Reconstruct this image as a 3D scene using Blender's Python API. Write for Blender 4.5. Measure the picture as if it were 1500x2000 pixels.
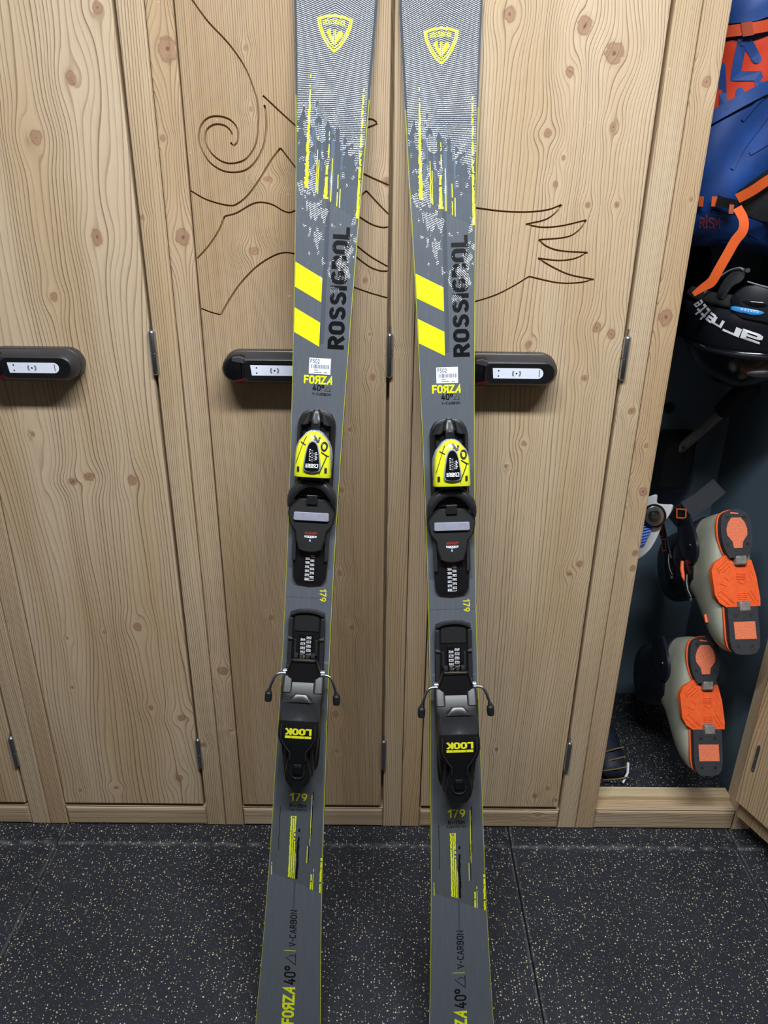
import bpy, bmesh, math, random
import numpy as np
from mathutils import Vector, Matrix

for o in list(bpy.data.objects):
    bpy.data.objects.remove(o, do_unlink=True)
scene = bpy.context.scene
COL = scene.collection

# ------------------------------------------------------------------ camera
FPX = 1467.3
CAM = np.array([0.0, -1.275, 1.3639])
def cam_axes(p, y, r):
    p, y, r = np.radians([p, y, r])
    fwd = np.array([np.sin(y)*np.cos(p), np.cos(y)*np.cos(p), -np.sin(p)])
    right = np.array([np.cos(y), -np.sin(y), 0]); up = np.cross(right, fwd)
    return np.cos(r)*right+np.sin(r)*up, -np.sin(r)*right+np.cos(r)*up, fwd
CA, CB, CC = cam_axes(24.0385, 0.2808, 0.7368)
cd = bpy.data.cameras.new('camera'); cam = bpy.data.objects.new('camera', cd); COL.objects.link(cam)
cd.sensor_fit = 'VERTICAL'; cd.sensor_height = 36.0; cd.lens = FPX/2000*36.0; cd.clip_start = 0.02
M = Matrix.Identity(4)
for i in range(3):
    M[i][0] = CA[i]; M[i][1] = CB[i]; M[i][2] = -CC[i]; M[i][3] = CAM[i]
cam.matrix_world = M
scene.camera = cam

# ------------------------------------------------------------------ world, lights, exposure
w = bpy.data.worlds.new('room_light'); scene.world = w; w.use_nodes = True
w.node_tree.nodes['Background'].inputs[0].default_value = (0.80, 0.90, 1.0, 1)
w.node_tree.nodes['Background'].inputs[1].default_value = 0.10
def area(name, loc, rot, sx, sy, power, col=(0.93, 0.97, 1.0)):
    l = bpy.data.lights.new(name, 'AREA'); l.shape = 'RECTANGLE'; l.size = sx; l.size_y = sy; l.energy = power; l.color = col
    o = bpy.data.objects.new(name, l); COL.objects.link(o); o.location = loc; o.rotation_euler = rot
    return o
area('ceiling_tube_light_offscreen', (0.12, -1.0, 2.375), (0, 0, 0), 1.35, 0.14, 55)
scene.view_settings.view_transform = 'Standard'; scene.view_settings.look = 'None'
scene.view_settings.gamma = 1.0; scene.view_settings.use_curve_mapping = False
scene.view_settings.exposure = 0.20

# ------------------------------------------------------------------ pixel -> place helpers
def rayv(px, py): return CC+CA*(px-750)/FPX-CB*(py-1000)/FPX
def onY(px, py, Y=0.0):
    v = rayv(px, py); return CAM+v*(Y-CAM[1])/v[1]
def onZ(px, py, Z=0.0):
    v = rayv(px, py); return CAM+v*(Z-CAM[2])/v[2]

# ------------------------------------------------------------------ mesh helpers
class MB:
    """collects faces of one mesh; mi = material index"""
    def __init__(s): s.v = []; s.f = []; s.m = []
    def add(s, vs, fs, mi=0):
        k = len(s.v); s.v += [tuple(map(float, p)) for p in vs]
        for f in fs: s.f.append([i+k for i in f]); s.m.append(mi)
        return s
    def box(s, a, b, mi=0, T=None):
        x0, y0, z0 = a; x1, y1, z1 = b
        vs = [(x0,y0,z0),(x1,y0,z0),(x1,y1,z0),(x0,y1,z0),(x0,y0,z1),(x1,y0,z1),(x1,y1,z1),(x0,y1,z1)]
        if T: vs = [T(*p) for p in vs]
        return s.add(vs, [(3,2,1,0),(4,5,6,7),(0,1,5,4),(1,2,6,5),(2,3,7,6),(3,0,4,7)], mi)
    def prism(s, outline, levels, mi=0, T=None, top_mi=None):
        """outline: CCW 2D points; levels: list of (h, inset) from bottom to top"""
        n = len(outline); P = np.array(outline, float); vs = []
        d1 = P-np.roll(P, 1, 0); d2 = np.roll(P, -1, 0)-P
        d1 /= np.linalg.norm(d1, axis=1)[:, None]+1e-12; d2 /= np.linalg.norm(d2, axis=1)[:, None]+1e-12
        n1 = np.stack([-d1[:, 1], d1[:, 0]], 1); n2 = np.stack([-d2[:, 1], d2[:, 0]], 1)
        nn = n1+n2; ln = np.linalg.norm(nn, axis=1)[:, None]; nn = nn/np.maximum(ln, .3)*np.minimum(2/np.maximum(ln, .9), 1.6)
        for h, ins in levels:
            Q = P+nn*ins
            vs += [(q[0], q[1], h) for q in Q]
        if T: vs = [T(*p) for p in vs]
        L = len(levels); fs = [tuple(range(n))[::-1]]
        k = len(s.f)
        for l in range(L-1):
            for i in range(n):
                j = (i+1) % n
                fs.append((l*n+i, l*n+j, (l+1)*n+j, (l+1)*n+i))
        s.add(vs, fs, mi)
        s.add([vs[(L-1)*n+i] for i in range(n)], [tuple(range(n))], mi if top_mi is None else top_mi)
        return s
    def tube(s, pts, r, seg=8, mi=0, caps=True):
        pts = [Vector(p) for p in pts]; n = len(pts)
        rs = r if isinstance(r, (list, tuple)) else [r]*n
        vs = []; fs = []; prev = None
        for i, p in enumerate(pts):
            t = (pts[min(i+1, n-1)]-pts[max(i-1, 0)]).normalized()
            if prev is None:
                u = t.orthogonal().normalized()
            else:
                u = (prev-t*prev.dot(t)).normalized()
            prev = u; v = t.cross(u)
            for k in range(seg):
                a = 2*math.pi*k/seg
                vs.append(p+(u*math.cos(a)+v*math.sin(a))*rs[i])
        for i in range(n-1):
            for k in range(seg):
                j = (k+1) % seg
                fs.append((i*seg+k, i*seg+j, (i+1)*seg+j, (i+1)*seg+k))
        if caps:
            fs.append(tuple(range(seg))[::-1]); fs.append(tuple(range((n-1)*seg, n*seg)))
        return s.add(vs, fs, mi)
    def loft(s, rings, mi=0, caps=True, closed=True):
        n = len(rings[0]); vs = [p for r in rings for p in r]; fs = []
        for i in range(len(rings)-1):
            for k in range(n if closed else n-1):
                j = (k+1) % n
                fs.append((i*n+k, i*n+j, (i+1)*n+j, (i+1)*n+k))
        if caps:
            fs.append(tuple(range(n))[::-1]); fs.append(tuple(range((len(rings)-1)*n, len(rings)*n)))
        return s.add(vs, fs, mi)
    def stations(s, st, mi=0, T=None):
        """st: (pos, halfwidth, h_bottom, h_top, chamfer, crown) lofted along pos"""
        R = []
        for p, wd, hb, ht, c, cr in st:
            c = min(c, wd*.9, max(ht-hb, 1e-5)*.9)
            sec = [(-wd, hb), (wd, hb), (wd, ht-c), (wd-c*.3, ht-c*.3), (wd-c, ht), (wd*.4, ht+cr*.8), (0, ht+cr), (-wd*.4, ht+cr*.8), (-wd+c, ht), (-wd+c*.3, ht-c*.3), (-wd, ht-c)]
            R.append([(T(u, p, h) if T else (u, p, h)) for u, h in sec])
        return s.loft(R, mi)
    def build(s, name, mats, parent=None, smooth=False, bevel=0, sub=0, fix=True, auto=None):
        me = bpy.data.meshes.new(name); me.from_pydata(s.v, [], s.f)
        for m in (mats if isinstance(mats, (list, tuple)) else [mats]): me.materials.append(m)
        me.polygons.foreach_set('material_index', s.m)
        if fix:
            b = bmesh.new(); b.from_mesh(me); bmesh.ops.remove_doubles(b, verts=b.verts, dist=1e-6)
            bmesh.ops.recalc_face_normals(b, faces=b.faces); b.to_mesh(me); b.free()
        if smooth or auto: me.polygons.foreach_set('use_smooth', [True]*len(me.polygons))
        me.update()
        o = bpy.data.objects.new(name, me); COL.objects.link(o)
        if parent: o.parent = parent
        if bevel:
            m = o.modifiers.new('bevel', 'BEVEL'); m.width = bevel; m.segments = 2; m.limit_method = 'ANGLE'; m.angle_limit = math.radians(40)
        if sub:
            m = o.modifiers.new('sub', 'SUBSURF'); m.levels = sub; m.render_levels = sub
        if auto:
            a = math.radians(auto)
            b = bmesh.new(); b.from_mesh(me)
            for e in b.edges:
                if len(e.link_faces) == 2 and e.calc_face_angle(0) > a: e.smooth = False
            b.to_mesh(me); b.free()
        return o

def empty(name, loc=(0, 0, 0), mat=None):
    o = bpy.data.objects.new(name, None); COL.objects.link(o); o.empty_display_size = .05
    if mat is not None: o.matrix_world = mat
    else: o.location = loc
    return o
def tag(o, label, cat, group=None):
    o['label'] = label; o['category'] = cat
    if group: o['group'] = group
    return o
def struct(o):
    o['kind'] = 'structure'; return o
def copy_tree(o, parent=None):
    c = o.copy(); COL.objects.link(c); c.parent = parent
    for ch in o.children: copy_tree(ch, c)
    return c
def circ(cx, cy, r, n=16, ry=None, a0=0.0, a1=2*math.pi):
    ry = ry or r; full = abs(a1-a0-2*math.pi) < 1e-6
    return [(cx+r*math.cos(a0+(a1-a0)*k/(n if full else n-1)), cy+ry*math.sin(a0+(a1-a0)*k/(n if full else n-1))) for k in range(n)]
def spline(pts, k=6, closed=False):
    P = [np.array(p, float) for p in pts]; n = len(P); out = []
    rng = range(n) if closed else range(n-1)
    for i in rng:
        p0 = P[(i-1) % n] if closed or i > 0 else 2*P[0]-P[1]
        p1 = P[i]; p2 = P[(i+1) % n]
        p3 = P[(i+2) % n] if closed or i+2 < n else 2*P[n-1]-P[n-2]
        for j in range(k):
            t = j/k
            out.append(tuple(.5*((2*p1)+(-p0+p2)*t+(2*p0-5*p1+4*p2-p3)*t*t+(-p0+3*p1-3*p2+p3)*t**3)))
    if not closed: out.append(tuple(P[-1]))
    return out
def mirror(half):
    """half outline (u>=0) from top to bottom -> closed CCW outline"""
    return [(-u, v) for u, v in half if u > 1e-9]+[(u, v) for u, v in half[::-1]]

# ------------------------------------------------------------------ stroke lettering (flat print)
def _s(*p): return ('s', p)
def _l(*p): return ('l', p)
def _rr(x0, y0, x1, y1, r):
    o = []
    for cx, cy, a in ((x1-r, y1-r, 0), (x0+r, y1-r, 90), (x0+r, y0+r, 180), (x1-r, y0+r, 270)):
        for k in range(5):
            t = math.radians(a+k*22.5); o.append((cx+r*math.cos(t), cy+r*math.sin(t)))
    return ('c', o)
W = .56
S_ = _s((.53,.80),(.47,.95),(.28,1.0),(.07,.93),(.02,.75),(.12,.60),(.28,.53),(.45,.45),(.55,.28),(.48,.07),(.28,0),(.08,.05),(.01,.2))
G = {
 'O': (W, [_rr(0,0,W,1,.26)]), '0': (W*.95, [_rr(0,0,W*.95,1,.25)]),
 'R': (W, [_l((0,0),(0,1),(.3,1)), _s((.3,1),(.48,.93),(.55,.75),(.48,.56),(.3,.48)), _l((.3,.48),(0,.48)), _l((.27,.48),(W,0))]),
 'Я': (W, [_l((W,0),(W,1),(.26,1)), _s((.26,1),(.08,.93),(.01,.75),(.08,.56),(.26,.48)), _l((.26,.48),(W,.48)), _l((.29,.48),(0,0))]),
 'S': (W, [S_]), 'I': (.0, [_l((0,0),(0,1))]), 'i': (.0, [_l((0,0),(0,.62)), _l((0,.82),(0,1.0))]),
 'G': (W, [_s((.53,.82),(.46,.95),(.28,1),(.07,.92),(.0,.7),(0,.3),(.07,.08),(.28,0),(.47,.06),(W,.25)), _l((W,.22),(W,.46),(.30,.46))]),
 'n': (W, [_l((0,0),(0,1)), _l((0,1),(.28,1)), _s((.28,1),(.48,.94),(W,.74)), _l((W,.74),(W,0))]),
 'L': (.46, [_l((0,1),(0,0),(.46,0))]), 'F': (.46, [_l((0,0),(0,1),(.46,1)), _l((0,.5),(.40,.5))]),
 'Z': (W, [_l((0,1),(W,1),(0,0),(W,0))]), 'A': (.62, [_l((0,0),(.31,1),(.62,0)), _l((.12,.3),(.50,.3))]),
 'Λ': (.58, [_l((0,0),(.56,1),(.58,0)), _l((.2,.32),(.58,.32))]),
 '4': (.56, [_l((.40,0),(.40,.55)), _l((.30,1),(0,.24),(.56,.24))]), '1': (.26, [_l((0,.78),(.26,1),(.26,0))]),
 '7': (.5, [_l((0,1),(.5,1),(.15,0))]), '9': (.52, [_rr(0,.42,.52,1,.25), _s((.52,.68),(.44,.35),(.2,0))]),
 '6': (.52, [_rr(0,0,.52,.58,.25), _s((0,.32),(.08,.65),(.32,1))]),
 '5': (.52, [_l((.48,1),(.06,1),(.03,.56)), _s((.03,.56),(.25,.64),(.48,.54),(.52,.32),(.44,.06),(.22,0),(0,.12))]),
 '2': (.5, [_s((.02,.78),(.1,.95),(.27,1),(.45,.92),(.48,.72),(.38,.5),(.0,0)), _l((0,0),(.5,0))]),
 '3': (.5, [_s((.02,.85),(.25,1),(.47,.85),(.42,.6),(.2,.53)), _s((.2,.53),(.46,.45),(.5,.2),(.28,0),(.0,.14))]),
 '8': (.5, [_rr(.02,.52,.48,1,.22), _rr(0,0,.5,.52,.24)]),
 'V': (.6, [_l((0,1),(.3,0),(.6,1))]), '-': (.3, [_l((0,.45),(.3,.45))]), '=': (.4, [_l((0,.62),(.4,.62)), _l((0,.34),(.4,.34))]),
 'C': (W, [_s((.54,.82),(.46,.95),(.28,1),(.07,.92),(.0,.7),(0,.3),(.07,.08),(.28,0),(.46,.05),(.54,.18))]),
 'B': (.54, [_l((0,0),(0,1),(.28,1)), _s((.28,1),(.46,.93),(.5,.76),(.44,.58),(.28,.53)), _l((.28,.53),(0,.53)), _s((.28,.53),(.48,.46),(.54,.27),(.48,.07),(.28,0)), _l((.28,0),(0,0))]),
 'N': (.58, [_l((0,0),(0,1),(.58,0),(.58,1))]), 'M': (.7, [_l((0,0),(0,1),(.35,.35),(.7,1),(.7,0))]),
 '/': (.3, [_l((0,-.05),(.3,1.05))]), '°': (.40, [_rr(0,.58,.40,1,.19)]),
 'K': (.54, [_l((0,0),(0,1)), _l((.52,1),(0,.42)), _l((.18,.6),(.54,0))]), 'P': (W, [_l((0,0),(0,1),(.3,1)), _s((.3,1),(.48,.93),(.55,.74),(.48,.54),(.3,.46)), _l((.3,.46),(0,.46))]),
 'W': (.8, [_l((0,1),(.2,0),(.4,.8),(.6,0),(.8,1))]), 'U': (W, [_l((0,1),(0,.25)), _s((0,.25),(.08,.06),(.28,0),(.48,.06),(W,.25)), _l((W,.25),(W,1))]),
 'T': (.54, [_l((0,1),(.54,1)), _l((.27,1),(.27,0))]), 'E': (.46, [_l((.46,0),(0,0),(0,1),(.46,1)), _l((0,.52),(.4,.52))]),
 'a': (.62, [_l((.05,.72),(.62,.72),(.62,0),(.08,0),(0,.06),(0,.3),(.08,.36),(.62,.36))]),
 'r': (.42, [_l((0,0),(0,.72)), _l((0,.72),(.42,.72))]), 'u': (.62, [_l((0,0),(0,.72),(.62,.72),(.62,0))]),
 'e': (.62, [_l((.6,0),(.08,0),(0,.08),(0,.64),(.08,.72),(.62,.72),(.62,.36),(0,.36))]),
 't': (.4, [_l((.1,1),(.1,0),(.4,0)), _l((0,.66),(.42,.66))]), ' ': (.25, []),
}
STROKES = [0]
def stroke(mb, path, t, mp, mi=0, closed=False):
    P = [np.array(p, float) for p in path]; n = len(P)
    if n < 2: return
    Lf = []; Rt = []
    for i in range(n):
        a = P[i]-P[i-1] if (i > 0 or closed) else P[1]-P[0]
        b = P[(i+1) % n]-P[i] if (i < n-1 or closed) else P[-1]-P[-2]
        a = a/(np.linalg.norm(a)+1e-12); b = b/(np.linalg.norm(b)+1e-12)
        m = np.array([-a[1]-b[1], a[0]+b[0]]); l = np.linalg.norm(m); m = m/(l+1e-12)
        k = 1/max(.45, abs(m@np.array([-a[1], a[0]])))
        e = np.zeros(2)
        Lf.append(P[i]+m*t/2*k+e); Rt.append(P[i]-m*t/2*k+e)
    vs = [Vector(mp(*p)) for p in Lf+Rt]; fs = []
    nv = (vs[n]-vs[0]).cross(vs[1]-vs[0])
    if nv.length > 0:      # overlapping strokes of one print lie a few microns apart
        STROKES[0] += 1; off = nv.normalized()*(6e-6*(STROKES[0] % 9)); vs = [v+off for v in vs]
    for i in range(n if closed else n-1):
        j = (i+1) % n; fs.append((i, n+i, n+j, j))
    mb.add(vs, fs, mi)
def text_width(s, t, sp): return sum(G[c][0]+t+sp for c in s)-sp
def text(mb, s, mp, h, t=.16, sp=.12, wid=None, mi=0, mirror_x=False):
    """lettering of cap height h from (0,0) to the right; mp(x,y) -> 3D"""
    k = h/(1+t); wd = text_width(s, t, sp)*k; sx = (wid/wd if wid else 1.0)
    x = 0.0
    for c in s:
        gw, st = G[c]
        f = lambda X, Y, x=x: mp((x+t/2+X)*k*sx, (Y+t/2)*k)
        for kind, pts in st:
            p = spline(pts, 5) if kind == 's' else list(pts)
            if kind == 'l':      # square ends
                a = np.array(p[0], float); b = np.array(p[1], float); d = (a-b)/np.linalg.norm(a-b); p[0] = tuple(a+d*t*.5)
                a = np.array(p[-1], float); b = np.array(p[-2], float); d = (a-b)/np.linalg.norm(a-b); p[-1] = tuple(a+d*t*.5)
            stroke(mb, p, t, f, mi, kind == 'c')
        x += gw+t+sp
    return wd*sx

# ------------------------------------------------------------------ materials
def lin(r, g, b): return tuple((c/255/12.92 if c/255 <= .04045 else ((c/255+.055)/1.055)**2.4) for c in (r, g, b))+(1,)
class NT:
    def __init__(s, name):
        s.m = bpy.data.materials.new(name); s.m.use_nodes = True; s.t = s.m.node_tree; s.n = s.t.nodes
        s.b = s.n['Principled BSDF']
    def link(s, a, b): s.t.links.new(a, b)
    def put(s, sock, v):
        if hasattr(v, 'is_linked'): s.link(v, sock)
        elif v is not None: sock.default_value = v
    def math(s, op, a, b=None, c=None, clamp=False):
        n = s.n.new('ShaderNodeMath'); n.operation = op; n.use_clamp = clamp
        for i, v in enumerate((a, b, c)):
            if v is not None: s.put(n.inputs[i], v)
        return n.outputs[0]
    def vm(s, op, a, b=None):
        n = s.n.new('ShaderNodeVectorMath'); n.operation = op
        s.put(n.inputs[0], a)
        if b is not None: s.put(n.inputs[1], b)
        return n.outputs['Value'] if op in ('DOT_PRODUCT', 'LENGTH') else n.outputs[0]
    def obj(s): return s.n.new('ShaderNodeTexCoord').outputs['Object']
    def sep(s, v):
        n = s.n.new('ShaderNodeSeparateXYZ'); s.link(v, n.inputs[0]); return n.outputs
    def comb(s, x=0., y=0., z=0.):
        n = s.n.new('ShaderNodeCombineXYZ')
        for i, v in enumerate((x, y, z)): s.put(n.inputs[i], v)
        return n.outputs[0]
    def noise(s, v, scale, detail=2., rough=.5, dim='3D'):
        n = s.n.new('ShaderNodeTexNoise'); n.noise_dimensions = dim; s.put(n.inputs['Vector'], v)
        n.inputs['Scale'].default_value = scale; n.inputs['Detail'].default_value = detail; n.inputs['Roughness'].default_value = rough
        return n.outputs[0]
    def ramp(s, v, stops, interp='LINEAR'):
        n = s.n.new('ShaderNodeValToRGB'); n.color_ramp.interpolation = interp; e = n.color_ramp.elements
        while len(e) < len(stops): e.new(.5)
        for i, (p, c) in enumerate(stops): e[i].position = p; e[i].color = c if len(c) == 4 else (*c, 1)
        s.put(n.inputs[0], v); return n.outputs[0]
    def mix(s, f, a, b, mode='MIX'):
        n = s.n.new('ShaderNodeMix'); n.data_type = 'RGBA'; n.blend_type = mode
        s.put(n.inputs[0], f); s.put(n.inputs[6], a); s.put(n.inputs[7], b); return n.outputs[2]
    def smooth(s, v, a, b):
        n = s.n.new('ShaderNodeMapRange'); n.interpolation_type = 'SMOOTHSTEP'; s.put(n.inputs[0], v)
        n.inputs[1].default_value = a; n.inputs[2].default_value = b; return n.outputs[0]
    def bump(s, h, strength, dist, nrm=None):
        n = s.n.new('ShaderNodeBump'); n.inputs['Strength'].default_value = strength; n.inputs['Distance'].default_value = dist
        s.put(n.inputs['Height'], h)
        if nrm is not None: s.link(nrm, n.inputs['Normal'])
        return n.outputs[0]
    def out(s, col=None, rough=None, metal=None, nrm=None, spec=None, coat=None):
        if col is not None: s.put(s.b.inputs['Base Color'], col)
        if rough is not None: s.put(s.b.inputs['Roughness'], rough)
        if metal is not None: s.put(s.b.inputs['Metallic'], metal)
        if nrm is not None: s.link(nrm, s.b.inputs['Normal'])
        if spec is not None: s.put(s.b.inputs['Specular IOR Level'], spec)
        if coat is not None: s.put(s.b.inputs['Coat Weight'], coat); s.b.inputs['Coat Roughness'].default_value = .15
        return s.m
_cache = {}
def plain(name, rgb, rough=.5, metal=0., spec=.5, var=.06, scale=60, bump=0.0):
    """plain colour with a little procedural mottling"""
    if name in _cache: return _cache[name]
    n = NT(name); c = lin(*rgb); nz = n.noise(n.obj(), scale, 3.)
    col = n.mix(n.smooth(nz, .3, .7), tuple(x*(1-var) for x in c[:3])+(1,), tuple(min(1, x*(1+var)) for x in c[:3])+(1,))
    _cache[name] = n.out(col, rough, metal, n.bump(nz, bump, .001) if bump else None, spec)
    return _cache[name]

def wood(name, seed, knots=(), spacing=.0075, light=(206, 184, 155), dark=(120, 90, 67), cath=1.0, horiz=False, contrast=.8):
    """brushed softwood; x across the grain, z along it; knots: (x, z, rx, rz) in object metres"""
    n = NT(name); P = n.obj(); X, Y, Z = n.sep(P)
    if horiz: X, Z = Z, X
    x = n.math('ADD', X, n.math('MULTIPLY', Y, .9)); P2 = n.comb(x, 0., Z)
    qmin = None; xs = x
    for kx, kz, rx, rz in knots:
        d = n.vm('SUBTRACT', P2, (kx, 0, kz))
        q = n.vm('MULTIPLY', d, (1/rx, 0, 1/rz)); q = n.vm('DOT_PRODUCT', q, q)
        e = n.math('EXPONENT', n.math('MULTIPLY', q, -1/14.))
        dx = n.math('SUBTRACT', x, kx)
        xs = n.math('SUBTRACT', xs, n.math('MULTIPLY', n.math('MULTIPLY', dx, e), .93))
        qmin = q if qmin is None else n.math('MINIMUM', qmin, q)
    lo = n.noise(n.comb(n.math('MULTIPLY', x, 5.5), seed*7.31, n.math('MULTIPLY', Z, 1.15)), 1.0, 1.5, .45)
    mid = n.noise(n.comb(n.math('MULTIPLY', x, 21.), seed*3.7, n.math('MULTIPLY', Z, 1.9)), 1.0, 1.5)
    hi = n.noise(n.comb(n.math('MULTIPLY', x, 160.), seed*5.1, n.math('MULTIPLY', Z, 22.)), 1.0, 2.0)
    g = n.math('DIVIDE', xs, spacing)
    g = n.math('ADD', g, n.math('MULTIPLY', n.math('SUBTRACT', lo, .5), 19.*cath))
    g = n.math('ADD', g, n.math('MULTIPLY', n.math('SUBTRACT', mid, .5), 4.2))
    g = n.math('ADD', g, n.math('MULTIPLY', n.math('SUBTRACT', hi, .5), .10))
    fr = n.math('FRACT', g); cell = n.math('FLOOR', g)
    wn = n.n.new('ShaderNodeTexWhiteNoise'); wn.noise_dimensions = '2D'; n.put(wn.inputs['Vector'], n.comb(cell, seed*1.37, 0.)); rnd = wn.outputs[0]
    prof = n.ramp(fr, [(0, (.0,)*3), (.12, (.03,)*3), (.55, (.13,)*3), (.78, (.34,)*3), (.89, (1,)*3), (.95, (.9,)*3), (1, (0,)*3)])
    prof = n.math('MULTIPLY', prof, n.math('MULTIPLY_ADD', rnd, .65, .35))
    fib = n.noise(n.comb(n.math('MULTIPLY', x, 1500.), 0., n.math('MULTIPLY', Z, 22.)), 1.0, 2.0)
    tone = n.noise(n.comb(n.math('MULTIPLY', x, 9.), seed, n.math('MULTIPLY', Z, 1.6)), 1.0, 2.0)
    L = lin(*light); D = lin(*dark)
    L2 = lin(light[0]-12, light[1]-16, light[2]-22)
    base = n.mix(n.smooth(tone, .35, .72), L, L2)
    base = n.mix(n.math('MULTIPLY', n.smooth(fib, .35, .75), .22), base, D)
    col = n.mix(n.math('MULTIPLY', prof, contrast), base, D)
    hgt = n.math('ADD', n.math('MULTIPLY', prof, .8), n.math('MULTIPLY', fib, .18))
    if qmin is not None:
        wob = n.noise(P2, 90., 2.); r = n.math('SQRT', qmin)
        r = n.math('ADD', r, n.math('MULTIPLY', n.math('SUBTRACT', wob, .5), 1.0))
        ring = n.math('FRACT', n.math('MULTIPLY', r, 3.2))
        kc = n.mix(n.math('MULTIPLY', ring, .6), lin(156, 120, 99), lin(118, 84, 68))
        kc = n.mix(n.math('MULTIPLY', n.noise(P2, 70., 1.), .7), kc, lin(180, 146, 112))
        kc = n.mix(n.smooth(r, .30, .05), kc, lin(108, 72, 54))
        col = n.mix(n.math('MULTIPLY', n.smooth(r, 1.7, 1.0), .25), col, lin(168, 134, 102))
        col = n.mix(n.math('MULTIPLY', n.smooth(r, 1.18, .90), .88), col, kc)
        rim = n.math('MULTIPLY', n.smooth(r, .86, 1.0), n.smooth(r, 1.16, 1.04))
        col = n.mix(n.math('MULTIPLY', rim, .30), col, lin(96, 68, 52))
    # dents and pale scuffs
    sc = n.noise(n.comb(n.math('MULTIPLY', x, 90.), seed*2., n.math('MULTIPLY', Z, 130.)), 1.0, 3.0)
    col = n.mix(n.math('MULTIPLY', n.smooth(sc, .735, .78), .45), col, lin(232, 216, 188))
    return n.out(col, .62, 0., n.bump(hgt, .8, .0016), .35)

M_groove = plain('routed_groove', (176, 148, 114), .8, var=.12)
M_black = plain('black_plastic', (17, 18, 21), .38, var=.12, scale=200, bump=.05)
M_blackm = plain('black_matt_plastic', (20, 21, 23), .6, var=.15, scale=300, bump=.1)
M_dgrey = plain('dark_grey_plastic', (62, 63, 70), .36, var=.05, scale=400, bump=.08)
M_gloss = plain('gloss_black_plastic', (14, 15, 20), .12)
M_steel = plain('zinc_steel', (176, 184, 194), .28, 1.0, scale=150)
M_dsteel = plain('dark_steel', (120, 116, 110), .32, 1.0, scale=150)
M_white = plain('white_print', (238, 240, 246), .4)
M_label = plain('label_white', (226, 232, 248), .35, var=.02)
M_ink = plain('black_ink', (16, 17, 20), .35)
M_inkg = plain('grey_ink', (128, 132, 140), .4)
M_red = plain('dark_red_window', (74, 16, 24), .2)
M_orange = plain('orange_rubber', (238, 96, 40), .55, var=.08, scale=90, bump=.1)
M_orangew = plain('worn_orange_rubber', (224, 120, 84), .8, var=.16, scale=300, bump=.3)
M_rubber = plain('black_sole_rubber', (46, 48, 54), .8, var=.25, scale=260, bump=.3)

# ------------------------------------------------------------------ floor of speckled rubber tiles
def floor_mat():
    n = NT('speckled_rubber'); P = n.obj()
    dist = n.noise(P, 420., 2.)
    warp = n.vm('ADD', P, n.vm('MULTIPLY', n.comb(dist, n.noise(n.vm('ADD', P, (3.1, 1.7, .4)), 420., 2.), 0.), (.0042, .0042, 0)))
    def fleck(sc, thr, rad, off):
        v = n.n.new('ShaderNodeTexVoronoi'); v.voronoi_dimensions = '2D'; v.inputs['Scale'].default_value = sc
        n.link(n.vm('ADD', warp, off), v.inputs['Vector'])
        r, g, b = n.sep(v.outputs['Color'])
        size = n.math('MULTIPLY', n.math('MULTIPLY_ADD', g, .75, .25), rad)
        return n.math('MULTIPLY', n.math('LESS_THAN', v.outputs['Distance'], size), n.math('GREATER_THAN', r, thr)), b
    m1, b1 = fleck(135., .66, .20, (0, 0, 0)); m2, b2 = fleck(200., .74, .20, (5.3, 2.2, 0)); m3, _ = fleck(300., .80, .20, (9.3, 4.2, 0))
    m = n.math('MAXIMUM', n.math('MAXIMUM', m1, m2), n.math('MULTIPLY', m3, .35))
    big = n.noise(P, 5., 3.); fine = n.noise(P, 900., 3.)
    base = n.mix(n.smooth(big, .3, .7), lin(27, 30, 37), lin(36, 39, 47))
    base = n.mix(n.math('MULTIPLY', n.smooth(fine, .45, .8), .35), base, lin(66, 70, 80))
    X, Y, Z = n.sep(P); wv = n.math('MULTIPLY', n.math('SUBTRACT', n.noise(P, 30., 2.), .5), .010)
    yy = n.math('ABSOLUTE', n.math('ADD', n.math('ADD', Y, .050), wv)); xx = n.math('ABSOLUTE', n.math('SUBTRACT', n.math('ABSOLUTE', n.math('SUBTRACT', X, .2513)), .2490))
    pale_lines = n.math('MAXIMUM', n.math('MULTIPLY', n.smooth(yy, .006, .0), .26), n.math('MULTIPLY', n.smooth(xx, .005, .0), .18))  # paler lines along the mat crease and the tile edges
    base = n.mix(n.math('MULTIPLY', pale_lines, n.smooth(n.noise(P, 45., 3.), .32, .62)), base, lin(150, 150, 150))
    col = n.mix(m, base, n.mix(b1, lin(214, 205, 178), lin(178, 166, 138)))
    return n.out(col, .78, 0., n.bump(fine, .5, .0015), .35)
M_floor = floor_mat()
M_under = plain('concrete', (70, 70, 72), .9)
floor = struct(MB().box((-2.6, -3.4, -.05), (2.6, .75, -.012)).build('floor', M_under))
ft = None
SEAM0 = -.711; TW = .505
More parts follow.
